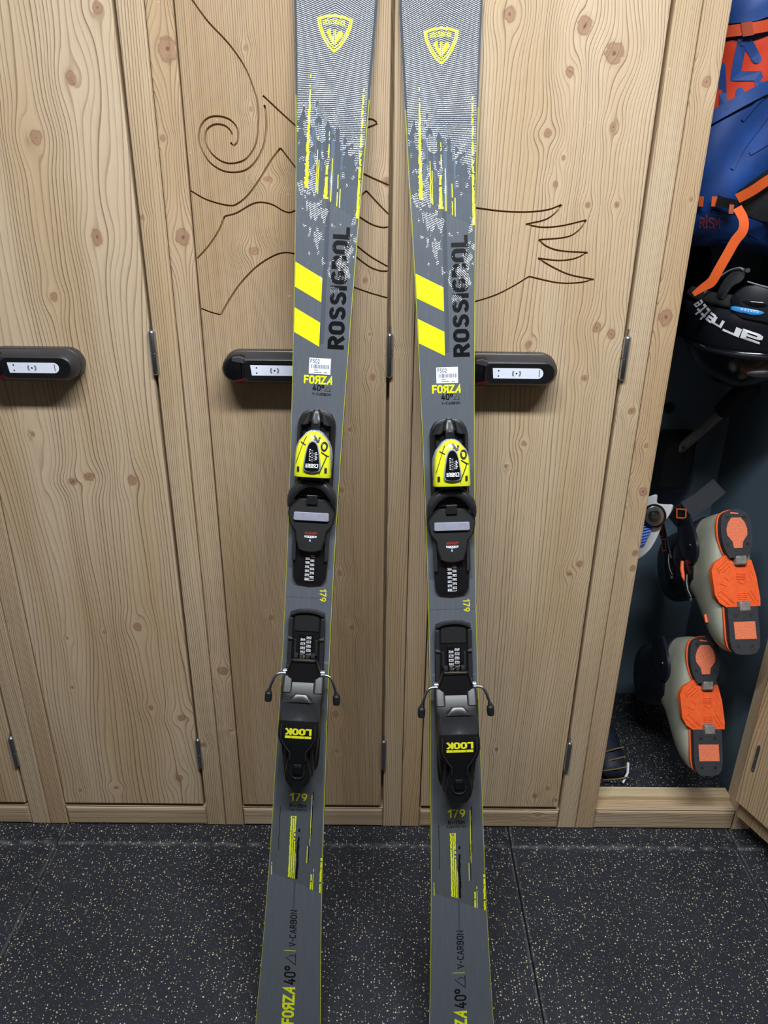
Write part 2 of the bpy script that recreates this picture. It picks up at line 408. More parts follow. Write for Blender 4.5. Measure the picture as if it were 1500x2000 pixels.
for k in range(-2, 6):
    x0 = SEAM0+TW*k+.0012; x1 = SEAM0+TW*(k+1)-.0012
    if ft is None:
        prof = [(-.995, -.003), (-.992, 0), (-.3, 0), (-.066, 0), (-.056, .0008), (-.050, .004), (-.046, .0062), (-.040, .0066), (-.034, .0045), (-.022, .0042), (-.004, .0066), (.02, .0066)]
        wd = TW-.0024; rings = []
        for xx, dz in ((0, -.002), (.0015, 0), (wd*.5, 0), (wd-.0015, 0), (wd, -.002)):
            rings.append([(xx, y, z+dz) for y, z in prof]+[(xx, .02, -.012), (xx, -.995, -.012)])
        ft = MB().loft(rings).build('rubber_tile', M_floor, floor, auto=50)
        tile = ft
    else:
        tile = ft.copy(); COL.objects.link(tile); tile.parent = floor
    tile.location = (x0, 0, 0)
    for j, y0 in enumerate((-1.0, -2.0)):
        t2 = bpy.data.objects.get('rubber_tile_flat_mesh')
        me = bpy.data.meshes.get('rubber_tile_flat')
        if me is None:
            o2 = MB().prism([(0, 0), (TW-.0024, 0), (TW-.0024, .9976), (0, .9976)], [(-.012, 0), (-.0015, 0), (0, .0015)]).build('rubber_tile', M_floor, floor)
            o2.data.name = 'rubber_tile_flat'
        else:
            o2 = bpy.data.objects.new('rubber_tile', me); COL.objects.link(o2); o2.parent = floor
        o2.location = (x0, y0-.9976, 0)

M_paint = plain('ceiling_paint', (225, 226, 226), .9, var=.02)
struct(MB().box((-2.6, -3.4, 2.42), (2.6, .75, 2.5)).build('ceiling', M_paint))
struct(MB().box((-2.6, .62, 0), (2.6, .7, 2.42)).build('wall_back', plain('wall_paint', (190, 188, 182), .9, var=.03)))
struct(MB().box((-2.6, -3.5, 0), (2.6, -3.4, 2.42)).build('wall_front', plain('opposite_wall', (138, 118, 96), .9, var=.05)))

# tube light fittings on the ceiling
for i, yy in enumerate((-1.0,)):
    e = empty('ceiling_light', (0.12, yy, 2.42))
    MB().box((-.72, -.10, -.035), (.72, .10, 0)).build('housing', M_white, e, bevel=.004)
    for s in (-1, 1):
        MB().box((s*.70-.015, -.09, -.055), (s*.70+.015, .09, -.035)).build('end_cap', M_dgrey, e, bevel=.003)
    tag(e, ('long white ceiling light fitting over the skis' if i == 0 else 'long white ceiling light fitting towards the opposite wall'), 'ceiling light')

# ------------------------------------------------------------------ lockers
P0 = -.7454; PITCH = .3995; ST = .0413       # first seam, unit width, stile width
ZD = .0695; ZT = 1.86; TH = .024
def px_knots(lst, x0, z0):
    o = []
    for t in lst:
        px, py, r = t[:3]; asp = t[3] if len(t) > 3 else 1.25
        p = onY(px, py); rr = r/1380.
        o.append((p[0]-x0, p[2]-z0, rr, rr*asp))
    return o
KD = {
 0: [(190,14,9),(139,152,9,1.5),(70,269,12,1.1),(189,464,11,1.5),(105,580,8),(142,941,11,.8),(174,931,12,.9),(258,939,10,1.3),(268,1225,10),(64,848,5),(131,1247,4),(203,1235,4),(295,1383,7),(355,1403,11,.9),(350,1520,9),(227,1539,7,.7),(157,1544,5),(141,1343,4)],
 1: [(479,93,4),(490,213,4),(523,350,9,.6),(497,490,10,.8),(530,1207,6),(655,1395,9),(687,1226,6),(657,1467,5),(683,839,4),(668,957,5),(664,1120,6),(713,548,5),(728,737,6),(755,355,8),(722,653,3)],
 2: [(996,27,11,1.2),(1142,50,14,1.2),(1113,140,8),(1200,104,17,1.15),(1070,260,8,.9),(1198,248,6),(1101,308,4),(1085,360,5),(1148,400,5),(1205,400,5),(1166,640,9),(1194,653,9),(1034,672,6),(1142,739,6),(1023,866,5),(988,911,4),(1132,1102,8),(1112,1120,6),(970,1464,5),(1070,1540,6),(1045,1555,7),(1085,1563,6)],
}
KS = {(0,1): [(278,425,4),(397,1455,7)], (1,0): [(327,97,17,1.3),(318,270,5),(357,463,14,1.2),(436,1310,14,.9),(450,1427,7,.5)],
      (2,1): [(1233,803,8,.9)], (3,0): [(1380,160,8),(1350,390,4),(1300,620,13,1.4),(1262,870,5),(1256,960,10,1.2),(1240,1080,7),(1236,1110,7)], (1,1): [(757,683,8,.5)], (0,0): [(30,1368,8),(10,1215,4)]}
LT = {0: (207, 185, 156), 1: (195, 171, 141), 2: (208, 186, 156), -1: (204, 179, 147)}

def zplane(u, v, h): return (u, -h, v)      # outline (x, z), height towards the room
def door_mesh(wd, ht, th=TH):
    return MB().prism([(0, 0), (wd, 0), (wd, ht), (0, ht)], [(-th, 0), (-.0025, 0), (-.0007, .0008), (0, .0026)], T=zplane)

def c6(pts): return [(340+x/3.123, y/3.123) for x, y in pts]
def c7_(pts): return [(680+x/2.885, 180+y/2.885) for x, y in pts]
GROOVES = {1: [
 c6([(80,-40),(200,125),(330,265),(430,410),(490,560),(510,650),(512,760),(500,870),(465,940),(420,980),(350,997),(290,985),(230,940),(195,880),(192,820),(205,785),(235,763),(270,758),(310,768),(340,795),(357,830)]),
 c6([(345,868),(353,885),(364,890)]), c6([(364,890),(384,868),(390,840),(388,800),(370,760),(330,725),(265,708),(205,720),(165,765),(150,830),(165,910),(215,990),(290,1040),(365,1052),(440,1035),(500,980),(545,890),(562,780),(560,700),(550,640)]),
 c6([(541,583),(660,695),(745,772)])+[(640,303),(709.5,339.4),(761.5,363)],
 c6([(100,1165),(200,1220),(335,1255),(390,1240),(450,1190),(520,1095),(590,980),(648,903)]), c6([(648,903),(742,1027),(820,1130)]),
 c6([(860,1240),(740,1285),(700,1298),(660,1285),(600,1250),(530,1235),(470,1248),(380,1300),(308,1320)]), c6([(308,1320),(270,1410),(210,1500),(138,1580)]),
 c6([(860,1580),(737,1550),(670,1543),(600,1565),(500,1630),(400,1735),(330,1840),(285,1922)]), c6([(285,1922),(220,1905),(165,1883)]),
 c7_([(60,150),(110,152),(140,155),(165,175)]), c7_([(165,175),(150,185),(110,200),(60,225)]),
 c7_([(60,620),(80,580),(102,556)]), c7_([(102,556),(170,630),(235,697)]), c7_([(0,660),(62,703),(130,745),(190,763),(237,760)]),
 c7_([(0,825),(50,868),(130,930),(230,988)]), c7_([(0,890),(45,930),(120,985),(180,1008),(228,1010)]), c7_([(-20,1080),(35,1102),(130,1135),(225,1162)])],
 2: [c7_([(620,640),(722,653),(850,670),(960,676),(1060,673),(1140,660),(1203,635)]), c7_([(1203,635),(1170,680),(1110,720),(1002,745)]),
 c7_([(1002,745),(1090,762),(1200,755),(1343,722)]), c7_([(1343,722),(1300,780),(1230,818),(1075,833)]), c7_([(1075,833),(1120,870),(1200,895),(1350,905)]),
 c7_([(1350,905),(1280,938),(1190,950),(1070,937)]), c7_([(1070,937),(1150,985),(1250,1030),(1385,1057)]), c7_([(1385,1057),(1300,1075),(1180,1075),(1020,1040)]),
 c7_([(1020,1040),(930,1095),(830,1145),(713,1182),(620,1200)])]}

def carve(door, paths, x0, z0):
    """routs round-bottomed grooves into the door face"""
    for path in paths:
        pts = spline([(onY(px, py)[0]-x0, onY(px, py)[2]-z0) for px, py in path], 5)
        keep = [pts[0]]
        for p in pts[1:]:
            if math.hypot(p[0]-keep[-1][0], p[1]-keep[-1][1]) > .0025: keep.append(p)
        c = MB().tube([(x, 0, z) for x, z in keep], .0017, 6).build('cutter', M_groove)
        for v in c.data.vertices: v.co.y = v.co.y*3.2+.0003       # a narrow, deep groove that shades itself
        m = door.modifiers.new('groove', 'BOOLEAN'); m.operation = 'DIFFERENCE'; m.object = c; m.solver = 'MANIFOLD'
        dg = bpy.context.evaluated_depsgraph_get()
        me = bpy.data.meshes.new_from_object(door.evaluated_get(dg))
        door.modifiers.clear()
        if len(me.polygons) > 6:
            old = door.data; door.data = me; bpy.data.meshes.remove(old)
        bpy.data.objects.remove(c, do_unlink=True)
    door.data.name = 'door'

def stadium(x0, x1, r, n=10):
    return [(x1-r+r*math.cos(a), r*math.sin(a)) for a in np.linspace(-math.pi/2, math.pi/2, n)]+[(x0+r+r*math.cos(a), r*math.sin(a)) for a in np.linspace(math.pi/2, 3*math.pi/2, n)]
def make_lock(parent, X, Z):
    T = lambda u, v, h: (u, -h, v)
    L = MB().prism(stadium(-.081, .081, .027, 14), [(0, .0012), (.010, 0), (.020, .0006), (.0206, .0016), (.036, .0024), (.0455, .0085), (.047, .0105)], T=T).build('lock_body', plain('lock_grey_plastic', (46, 47, 52), .36, var=.05, scale=400, bump=.08), parent, auto=35)
    L.location = (X, 0, Z)
    MB().prism(stadium(-.046, .0722, .0168, 12), [(.0462, 0), (.0476, .0006)], T=T).build('front_panel', M_black, L, auto=35)
    pl = [(-.0315, .0086), (-.0295, -.0086)]+[(.0445+.0086*math.cos(a), .0086*math.sin(a)) for a in np.linspace(-math.pi/2, math.pi/2, 9)]
    lp = MB().prism(pl, [(.0472, 0), (.0482, .0002)], T=T).build('reader_plate', M_label, L)
    pm = MB(); h = .0484; mp = lambda x, z: (x, -h, z)
    for cx, cz in ((-.0212, .0045), (-.0212, -.0043)):
        pm.add([mp(cx+.0013*math.cos(a), cz+.0013*math.sin(a)) for a in np.linspace(0, 2*math.pi, 10)[:-1]], [tuple(range(9))])
    cx = .0085
    pm.add([mp(cx+.0015*math.cos(a), .0015*math.sin(a)) for a in np.linspace(0, 2*math.pi, 10)[:-1]], [tuple(range(9))])
    for sgn in (1, -1):
        stroke(pm, [(cx+sgn*.0062*math.cos(a), .0062*math.sin(a)) for a in np.linspace(-.75, .75, 8)], .0026, mp, 1)
    for q in range(7):
        zz = .0055-q*.0016
        stroke(pm, [(.0455, zz), (.0468, zz)], .0010 if q % 3 else .0014, mp, 0)
    pm.build('reader_symbols', [M_ink, M_inkg], L, fix=False)['kind'] = 'stuff'
    kn = spline([(-.0805,0),(-.077,.013),(-.066,.0225),(-.052,.025),(-.040,.0235),(-.0365,.012),(-.0355,0),(-.0362,-.012),(-.0395,-.020),(-.052,-.0235),(-.067,-.0205),(-.077,-.012)], 3, True)[::-1]
    MB().prism(kn, [(.030, .0), (.043, .0015), (.049, .006), (.0505, .0095)], T=T).build('turn_knob', M_gloss, L, auto=40)
    MB().prism([(-.062,.0150),(-.041,.0108),(-.0392,.0205),(-.050,.0232),(-.060,.0215)], [(.046, 0), (.0515, .0012)], T=T).build('grip_facet', M_dgrey, L)
    MB().prism([(-.0605,-.0155),(-.056,-.0195),(-.041,-.0195),(-.0395,-.0110)], [(.043, 0), (.0505, .001)], T=T).build('red_window', M_red, L)
    return L
def make_hinge(parent, X, z0, z1):
    r = .0058; zm = (z0+z1)/2
    prof = [(z0, r*.45), (z0+.002, r*.85), (z0+.004, r), (zm-.0012, r), (zm-.0008, r*.72), (zm+.0008, r*.72), (zm+.0012, r), (z1-.004, r), (z1-.002, r*.85), (z1, r*.45)]
    h = MB().tube([(0, -.0035, z-z0) for z, _ in prof], [q for _, q in prof], 14).build('hinge', M_steel, parent, auto=35)
    h.location = (X, 0, z0)
    MB().tube([(0, -.002, z1-z0-.001), (0, -.002, z1-z0+.011)], .0013, 6).build('hinge_pin', M_steel, h)
    return h

M_carc = plain('blue_grey_metal_panel', (92, 108, 122), .42, .0, var=.05, scale=6)
M_carcb = M_carc
LABEL = {-1: 'closed pine locker at the far end of the row, next to the uncarved one',
 0: 'closed pine locker with an uncarved knotty door',
 1: 'closed pine locker carved with a spiral tail behind the skis',
 2: 'closed pine locker carved with pointed feathers beside the open one',
 3: 'open pine locker holding boots, helmet and backpack'}
for k in range(-1, 4):
    X0 = P0+PITCH*k
    loc = empty('ski_locker', (X0, 0, 0))
    tag(loc, LABEL[k], 'locker', 'row of pine ski lockers')
    for side in (0, 1):
        xa = .0006 if side == 0 else PITCH-ST+.0004
        xb = ST-.0004 if side == 0 else PITCH-.0006
        o = MB().prism([(0, 0), (xb-xa, 0), (xb-xa, ZT), (0, ZT)], [(-.05, 0), (-.003, 0), (-.001, .0008), (0, .003)], T=zplane).build('stile', wood('stile_pine', 20+k*2+side+.37, px_knots(KS.get((k, side), []), X0+xa, .008), .0034+.0006*((k+side) % 3), light=((206, 184, 154) if side else (202, 177, 146)), dark=(122, 92, 68), cath=.45, contrast=.65), loc)
        o.location = (xa, 0, .008)
    zr = ZD-.0105 if k < 3 else .0610
    rk = [(b, a, d, c) for a, b, c, d in px_knots({2: [(1050, 1592, 9, .6)], 0: [(297, 1609, 4, .6)]}.get(k, []), X0+ST, .008)]
    r = MB().prism([(0, 0), (PITCH-2*ST, 0), (PITCH-2*ST, zr-.008), (0, zr-.008)], [(-.036, 0), (-.003, 0), (-.0045, 0), (-.001, .003), (0, .006)], T=zplane).build('bottom_rail', wood('rail_pine', 40+k+.61, rk, .0045, cath=.35, horiz=True), loc)
    r.location = (ST, 0.0, .008)
    r = MB().prism([(0, 0), (PITCH-2*ST, 0), (PITCH-2*ST, .08), (0, .08)], [(-.036, 0), (0, .003)], T=zplane).build('top_rail', wood('rail_pine', 60+k+.61, (), .0045, cath=.35, horiz=True), loc)
    r.location = (ST, 0, ZT-.08)
    if k < 3:
        dw = PITCH-2*ST-.0066
        kn = px_knots(KD.get(k, []), X0+ST+.0018, ZD)
        d = door_mesh(dw, ZT-.085-ZD).build('door', [wood('door_pine', 3+k*1.7, kn, {0: .0080, 1: .0031, 2: .0052, -1: .007}[k], light=LT[k], dark=(119, 89, 66), cath={0: .95, 1: .45, 2: .65, -1: .8}[k], contrast={0: .8, 1: .6, 2: .72, -1: .7}[k]), M_groove])
        if k in GROOVES: carve(d, GROOVES[k], X0+ST+.0018, ZD)
        d.parent = loc; d.location = (ST+.0018, 0.0008, ZD)
        if k >= 0:
            make_lock(loc, .1599, 1.0697)
        for z0, z1 in ((1.0495, 1.1252), (.1802, .2597)):
            make_hinge(loc, PITCH-ST, z0, z1)
        MB().box((.004, .052, .01), (PITCH-.004, .49, ZT)).build('carcass', M_carc, loc)
        MB().box((.02, .030, .01), (PITCH-.02, .046, ZT)).build('door_stop', wood('stop_pine', 80.3+k, (), .005), loc)  # unseen full-width board added behind the door to keep its gaps dark
    else:
        # open locker: stops, cavity of sheet panels, floor mat
        MB().box((ST-.006, .026, .008), (ST+.0095, .05, ZT-.08)).build('door_stop', wood('stop_pine', 71.3, (), .005, light=(216, 196, 160)), loc, bevel=.002)
        o = MB().prism([(0, 0), (PITCH-2*ST, 0), (PITCH-2*ST, .026), (0, .026)], [(-.03, 0), (-.001, 0), (0, .0015)], T=zplane).build('door_stop', wood('stop_pine', 72.3, (), .004, light=(214, 192, 154), horiz=True, cath=.4), loc)
        o.location = (ST, .034, .0455)
        MB().box((.004, .052, .012), (.016, .47, ZT)).build('side_panel', M_carcb, loc)
        MB().box((PITCH-.014, .052, .012), (PITCH-.004, .47, ZT)).build('side_panel', M_carcb, loc)
        MB().box((.004, .47, .012), (PITCH-.004, .482, ZT)).build('back_panel', M_carc, loc)
        MB().box((.004, .052, ZT-.012), (PITCH-.004, .482, ZT)).build('top_panel', M_carcb, loc)
        MB().box((.016, .066, .012), (PITCH-.014, .47, .030)).build('floor_mat', M_floor, loc)
        # round cable hole cap on the back panel
        hp = onY(1308, 797, .466)
        MB().tube([(hp[0]-X0, .4695, hp[2]), (hp[0]-X0, .466, hp[2])], .0135, 18).build('hole_plug', M_black, loc)
        # the door, swung open on its right-hand hinges; local x runs from the hinge side to the free side
        dmat = wood('door_pine', 9.9, [(.06, .42, .008, .010), (.09, .16, .007, .009), (.2, .7, .01, .013)], .0066, light=(206, 180, 144), dark=(120, 90, 65), cath=.8)
        dv = Vector((.399, -.917, 0)).normalized(); nv = Vector((-.917, -.399, 0))     # along the leaf, and its inner face normal
        D = MB().prism([(0, 0), (.312, 0), (.312, ZT-.085-ZD), (0, ZT-.085-ZD)], [(-.024, .003), (-.021, 0), (-.003, 0), (0, .003)], T=lambda u, v, h: (u, -h, v)).build('door', dmat, loc)
        Md = Matrix.Identity(4)
        for i in range(3): Md[i][0] = dv[i]; Md[i][1] = -nv[i]; Md[i][2] = (0, 0, 1)[i]
        Md[0][3] = .8005-X0; Md[1][3] = -.0163; Md[2][3] = ZD
        D.matrix_local = Md
        ip = MB().prism([(.003, .055), (.285, .055), (.285, ZT-.16-ZD), (.003, ZT-.16-ZD)], [(0, 0), (.018, 0), (.0215, .003)], T=lambda u, v, h: (u-.0, -h, v)).build('inner_board', wood('door_pine', 11.3, [(.05, .35, .006, .009)], .006, light=(208, 182, 146), dark=(120, 90, 65)), D)
        ip.location = (-.0, 0, 0)
        hl = MB().prism([(.022, .160), (.026, .154), (.030, .160), (.030, .222), (.026, .228), (.022, .222)], [(.0213, 0), (.0225, .0004)], T=lambda u, v, h: (u, -h, v)).build('hinge_leaf', M_dgrey, D)
        sc = MB()
        for zz in (.163, .190, .219): sc.add([(.026+.0022*math.cos(a), -.0227, zz+.0022*math.sin(a)) for a in np.linspace(0, 2*math.pi, 9)[:-1]], [tuple(range(8))])
        sc.build('hinge_screws', M_steel, D, fix=False)['kind'] = 'stuff'

# ------------------------------------------------------------------ skis: local x = across, y = from the tail, z = out of the top sheet
KB = .5
def bend(s): return KB*(s-1.4)**2 if s > 1.4 else 0.0
def TS(u, s, h): return (u, s, h+bend(s))
WS = [(0, .092), (.012, .108), (.033, .1110), (.08, .1070), (.13, .1020), (.224, .0950), (.317, .0893), (.40, .0856), (.46, .0838), (.60, .0782), (.70, .0757), (.786, .0748), (.90, .0756), (1.05, .0795), (1.206, .0862), (1.371, .0948), (1.494, .1045), (1.60, .1130), (1.66, .1180), (1.70, .1165), (1.73, .107), (1.755, .082), (1.768, .045), (1.772, .012)]
def ski_w(s): return float(np.interp(s, [a for a, _ in WS], [b for _, b in WS]))
def ski_t(s): return float(np.interp(s, [0, .25, .55, .8, 1.05, 1.35, 1.77], [.006, .009, .015, .0165, .015, .009, .006]))
SS = sorted(set([a for a, _ in WS]+list(np.linspace(0, 1.77, 90))))

def ski_top(name, c0, rough=.16, ridge=True, coat=.6):
    """top-sheet finish with fine chevron ridges, strongest towards the tip"""
    n = NT(name); P = n.obj(); U, S, H = n.sep(P); col = c0
    if not hasattr(c0, 'is_linked'):
        nz = n.noise(n.comb(n.math('MULTIPLY', U, 300.), n.math('MULTIPLY', S, 20.), 0.), 1., 3.)
        sh = .05
        col = n.mix(n.smooth(nz, .3, .7), tuple(c*(1-sh) for c in c0[:3])+(1,), tuple(c*(1+sh) for c in c0[:3])+(1,))
    au = n.math('ABSOLUTE', U)
    slope = n.math('MULTIPLY', n.math('SUBTRACT', S, 1.505), 3.2)
    v = n.math('ADD', S, n.math('MULTIPLY', au, slope))
    ph = n.math('MULTIPLY', v, 2*math.pi/.0029)
    wav = n.math('MULTIPLY_ADD', n.math('FRACT', n.math('DIVIDE', v, .0027)), 2., -1.)
    amp = n.math('MULTIPLY_ADD', n.smooth(S, 1.16, 1.34), .34, .02)
    edge = n.smooth(n.math('SUBTRACT', n.math('MULTIPLY_ADD', n.smooth(S, 1.0, 1.66), .024, .034), au), -.002, .004)
    brk = n.noise(n.comb(n.math('MULTIPLY', U, 110.), n.math('MULTIPLY', S, 55.), 0.), 1., 3.)
    big = n.noise(n.comb(n.math('MULTIPLY', U, 34.), n.math('MULTIPLY', S, 9.), 4.), 1., 2.)
    keep = n.math('ADD', n.math('ADD', brk, n.math('MULTIPLY', big, .9)), n.math('MULTIPLY', n.smooth(S, 1.43, 1.58), .60))
    amp = n.math('MULTIPLY', n.math('MULTIPLY', amp, edge), n.smooth(keep, 1.0, 1.13))
    vt = n.n.new('ShaderNodeVectorTransform'); vt.vector_type = 'VECTOR'; vt.convert_from = 'OBJECT'; vt.convert_to = 'WORLD'
    vt.inputs[0].default_value = (0, 1, 0)
    ge = n.n.new('ShaderNodeNewGeometry')
    sc = n.n.new('ShaderNodeVectorMath'); sc.operation = 'SCALE'; n.link(vt.outputs[0], sc.inputs[0]); n.link(n.math('MULTIPLY', wav, amp), sc.inputs['Scale'])
    nr = n.vm('NORMALIZE', n.vm('ADD', ge.outputs['Normal'], sc.outputs[0]))
    m_ = n.out(col, rough, 0., nr, .6, coat); n.b.inputs['Coat Roughness'].default_value = .07
    n.link(nr, n.b.inputs['Coat Normal']); return m_
C_GREY = lin(90, 95, 103); C_YEL = lin(226, 236, 30)
M_top = ski_top('grey_top_sheet', C_GREY)
M_topd = ski_top('grey_band_print', lin(83, 90, 100))
M_ybar = ski_top('yellow_print', C_YEL, .2)
M_iblk = ski_top('black_lettering', lin(12, 13, 16), .2)
M_blue = ski_top('pale_blue_streak', lin(96, 108, 126))
M_rib = ski_top('dark_rib_print', lin(76, 82, 91))
M_low = ski_top('dark_band_print', lin(80, 85, 90))
M_emb = M_ybar
M_edge = plain('yellow_edge', (222, 230, 70), .45)
M_side = plain('ski_sidewall', (40, 43, 50), .4)
M_cover = plain('yellow_plastic', (226, 232, 40), .28, var=.04)
M_clear = plain('grey_clear_trim', (150, 160, 172), .2, var=.2, scale=80)
M_navy = plain('navy_print', (38, 44, 60), .3)
M_ypr = plain('yellow_ink', (214, 214, 40), .4)
M_redp = plain('red_ink', (150, 52, 34), .5)
M_silver = plain('silver_plate', (168, 170, 190), .35, .35, var=.06, scale=120)
M_sheen = plain('satin_black_plastic', (40, 41, 44), .32, var=.08, scale=150)

def make_ski():
    root = empty('ski')
    # body, top sheet, edges
    R = []
    for s in SS:
        w2 = ski_w(s)/2; t = ski_t(s)
        R.append([TS(-w2, s, -t), TS(w2, s, -t), TS(w2, s, -.0022), TS(-w2, s, -.0022)])
    body = MB().loft(R).build('body', M_side, root, auto=30)
    R = []
    for s in SS:
        w2 = ski_w(s)/2; e = .0008+.0026*min(1, max(0, (s-1.45)/.1)); e = min(e, w2*.4)
        R.append([TS(x, s, h) for x, h in ((-w2+.0004, -.0021), (-w2+e, 0), (-w2*.5, 0), (0, 0), (w2*.5, 0), (w2-e, 0), (w2-.0004, -.0021))])
    MB().loft(R, caps=False, closed=False).build('top_sheet', M_top, root, auto=25)
    for sg in (-1, 1):
        m = MB(); ss = [s for s in SS if .01 < s < 1.535]
        m.loft([[TS(sg*(ski_w(s)/2+.0002), s, -.0034), TS(sg*(ski_w(s)/2+.0003), s, -.0012), TS(sg*(ski_w(s)/2-.0005), s, .00012), TS(sg*(ski_w(s)/2-.0013), s, -.0034)] for s in ss])
        m.build('edge_stripe', M_edge, body)
    for sg in (-1, 1):
        m = MB(); ss = [s for s in SS if .03 < s < 1.74]
        m.loft([[TS(sg*(ski_w(s)/2+.0006), s, -ski_t(s)-.0004), TS(sg*(ski_w(s)/2+.0006), s, -ski_t(s)+.0018), TS(sg*(ski_w(s)/2-.002), s, -ski_t(s)+.0018), TS(sg*(ski_w(s)/2-.002), s, -ski_t(s)-.0004)] for s in ss])
        m.build('steel_edge', M_steel, body)
    # ---- printed graphics, each lying on the top sheet
    def strip(mb, f0, f1, s0, s1, h, mi=0, n=14):
        ss = np.linspace(s0, s1, n)
        mb.loft([[TS(f0(s), s, h), TS(f1(s), s, h)] for s in ss], mi, caps=False, closed=False)
    rnd = random.Random(5)
    m = MB()   # streaked band below the emblem (slanting lower border)
    us = np.linspace(-.046, .0455, 22); rows = []
    for u in us:
        s0 = 1.4118-(u+.046)*.505
        rows.append([TS(u*(1+.12*(s-1.39)/.15), s, .00010) for s in np.linspace(s0, 1.52, 8)])
    m.loft(rows, caps=False, closed=False); m.build('band_print', M_topd, root, fix=False)
    def streak(mb, u, wd, s0, s1, ragged=.5, mi=0, h=.00022, taper=True, step=.004):
        s = s0
        while s < s1:
            f = (s-s0)/(s1-s0); l = step*rnd.uniform(.5, 1.6)
            if rnd.random() > ragged*f*f*1.2:
                ww = wd*(1-(.55*f if taper else 0))*rnd.uniform(.75, 1.0); du = wd*.12*rnd.uniform(-1, 1)
                ua, ub = u-ww/2+du, u+ww/2+du
                mb.add([TS(ua, s, h), TS(ub, s, h), TS(ub, min(s+l*1.02, s1), h), TS(ua, min(s+l*1.02, s1), h)], [(0, 1, 2, 3)], mi)
            s += l
    m = MB()
    streak(m, -.0332, .0068, 1.4055, 1.512, .12, step=.0022); streak(m, -.0325, .0030, 1.51, 1.565, 1.2)
    streak(m, -.0036, .0064, 1.3915, 1.440, .25, step=.0022); streak(m, -.0020, .0020, 1.45, 1.49, 1.5)
    streak(m, .0452, .0042, 1.3665, 1.545, .2, step=.0022); streak(m, .0440, .0016, 1.38, 1.58, 1.0)
    for u, a, b in ((-.0185, 1.400, 1.50), (-.0160, 1.398, 1.46), (.0040, 1.388, 1.47), (.0135, 1.382, 1.46), (.0175, 1.380, 1.43)):
        streak(m, u, .0016, a, b, 1.3, taper=False, step=.006)
    m.build('streak_print', M_ybar, root, fix=False)['kind'] = 'stuff'
    m = MB()
    for u, a, b, wd in ((-.026, 1.404, 1.58, .006), (.004, 1.39, 1.56, .006), (-.012, 1.43, 1.57, .003), (.018, 1.42, 1.53, .003), (-.022, 1.44, 1.60, .002)):
        streak(m, u, wd, a, b, .9, h=.00016, taper=False, step=.005)
    m.build('blue_streak_print', M_blue, root, fix=False)['kind'] = 'stuff'
    m = MB()
    strip(m, lambda s: -.0020, lambda s: .0042, 1.180, 1.388, .00012)
    m.build('rib_print', M_rib, root, fix=False); m = MB()
    strip(m, lambda s: -.0020, lambda s: .0018, .245, .300, .00012)
    m.build('tail_rib_print', M_rib, root, fix=False)
    # yellow bars
    for s_tl, s_tr, s_bl, s_br in ((1.2985, 1.2768, 1.2620, 1.2413), (1.2315, 1.2110, 1.1950, 1.1752)):
        ul = lambda s: -ski_w(s)/2+.0012; bm_ = MB()
        bm_.add([TS(ul(s_bl), s_bl, .0002), TS(-.0027, s_br, .0002), TS(-.0027, s_tr, .0002), TS(ul(s_tl), s_tl, .0002)], [(0, 1, 2, 3)])
        bm_.build('bar_print', M_ybar, root, fix=False)
    # large lettering up the ski
    m = MB(); mp = lambda x, y: TS(.0352-y, 1.1728+x, .00026)
    text(m, 'ROSSIGnOL', mp, .0250, .28, .09, wid=.1800); m.build('brand_lettering', M_iblk, root, fix=False)
    # model lettering
    m = MB(); text(m, 'FOЯZΛ', lambda x, y: TS(-.0236+x, 1.1188+y, .00026), .0128, .24, .06, wid=.0436); m.build('model_lettering', M_ybar, root, fix=False)
    m = MB(); text(m, '40°', lambda x, y: TS(-.0098+x, 1.1085+y, .00026), .0094, .20, .08, wid=.0182)
    tri = lambda x, y: TS(.0086+x, 1.1085+y, .00026)
    for p in ([(.0005, .0004), (.0065, .0080)], [(.0005, .0004), (.0098, .0004)], [(.0078, .0008), (.0088, .0035), (.0075, .0062)]): stroke(m, spline(p, 4) if len(p) > 2 else p, .0005, tri)
    text(m, 'V-CARBON', lambda x, y: TS(-.0096+x, 1.1016+y, .00026), .0040, .22, .16, wid=.0286); m.build('small_lettering', M_iblk, root, fix=False)
    # emblem
    m = MB()
    out = [(-.0247, 1.6292), (-.013, 1.6326), (0, 1.6338), (.013, 1.6326), (.0247, 1.6292), (.0228, 1.6190), (.0165, 1.6060), (.0085, 1.5950), (0, 1.5885), (-.0085, 1.5950), (-.0165, 1.6060), (-.0228, 1.6190)]
    stroke(m, [(u*.97, 1.612+(s-1.612)*.965) for u, s in out], .0027, lambda x, y: TS(x, y, .0003), closed=True)
    stroke(m, [(u*.85, 1.6135+(s-1.612)*.84) for u, s in out], .0017, lambda x, y: TS(x, y, .0003), closed=True)
    arc = lambda x, y: TS(-.0163+x, 1.6206+y+.0018-(x-.0163)**2*7, .0003)
    text(m, 'ROSSIGnOL', arc, .0062, .2, .08, wid=.0326)
    def ov(pts): m.add([TS(u, s, .0003) for u, s in pts], [tuple(range(len(pts)))])
    ov([(-.0125,1.6120),(-.0098,1.6150),(-.0075,1.6178),(-.0055,1.6175),(-.0052,1.6145),(-.0058,1.6120),(-.0050,1.6095),(-.0018,1.6080),(-.0012,1.5995),(-.0022,1.5985),(-.0055,1.6030),(-.0082,1.6070),(-.0092,1.6105)][::-1])
    ov([(.0018,1.6080),(.0040,1.6125),(.0070,1.6152),(.0100,1.6150),(.0122,1.6125),(.0118,1.6090),(.0090,1.6065),(.0070,1.6040),(.0040,1.6010),(.0015,1.5990)])
    for u in (-.0011, .0011): stroke(m, [(u, 1.5975), (u, 1.6165)], .0013, lambda x, y: TS(x, y, .0003))
    m.build('emblem_print', M_emb, root, fix=False)
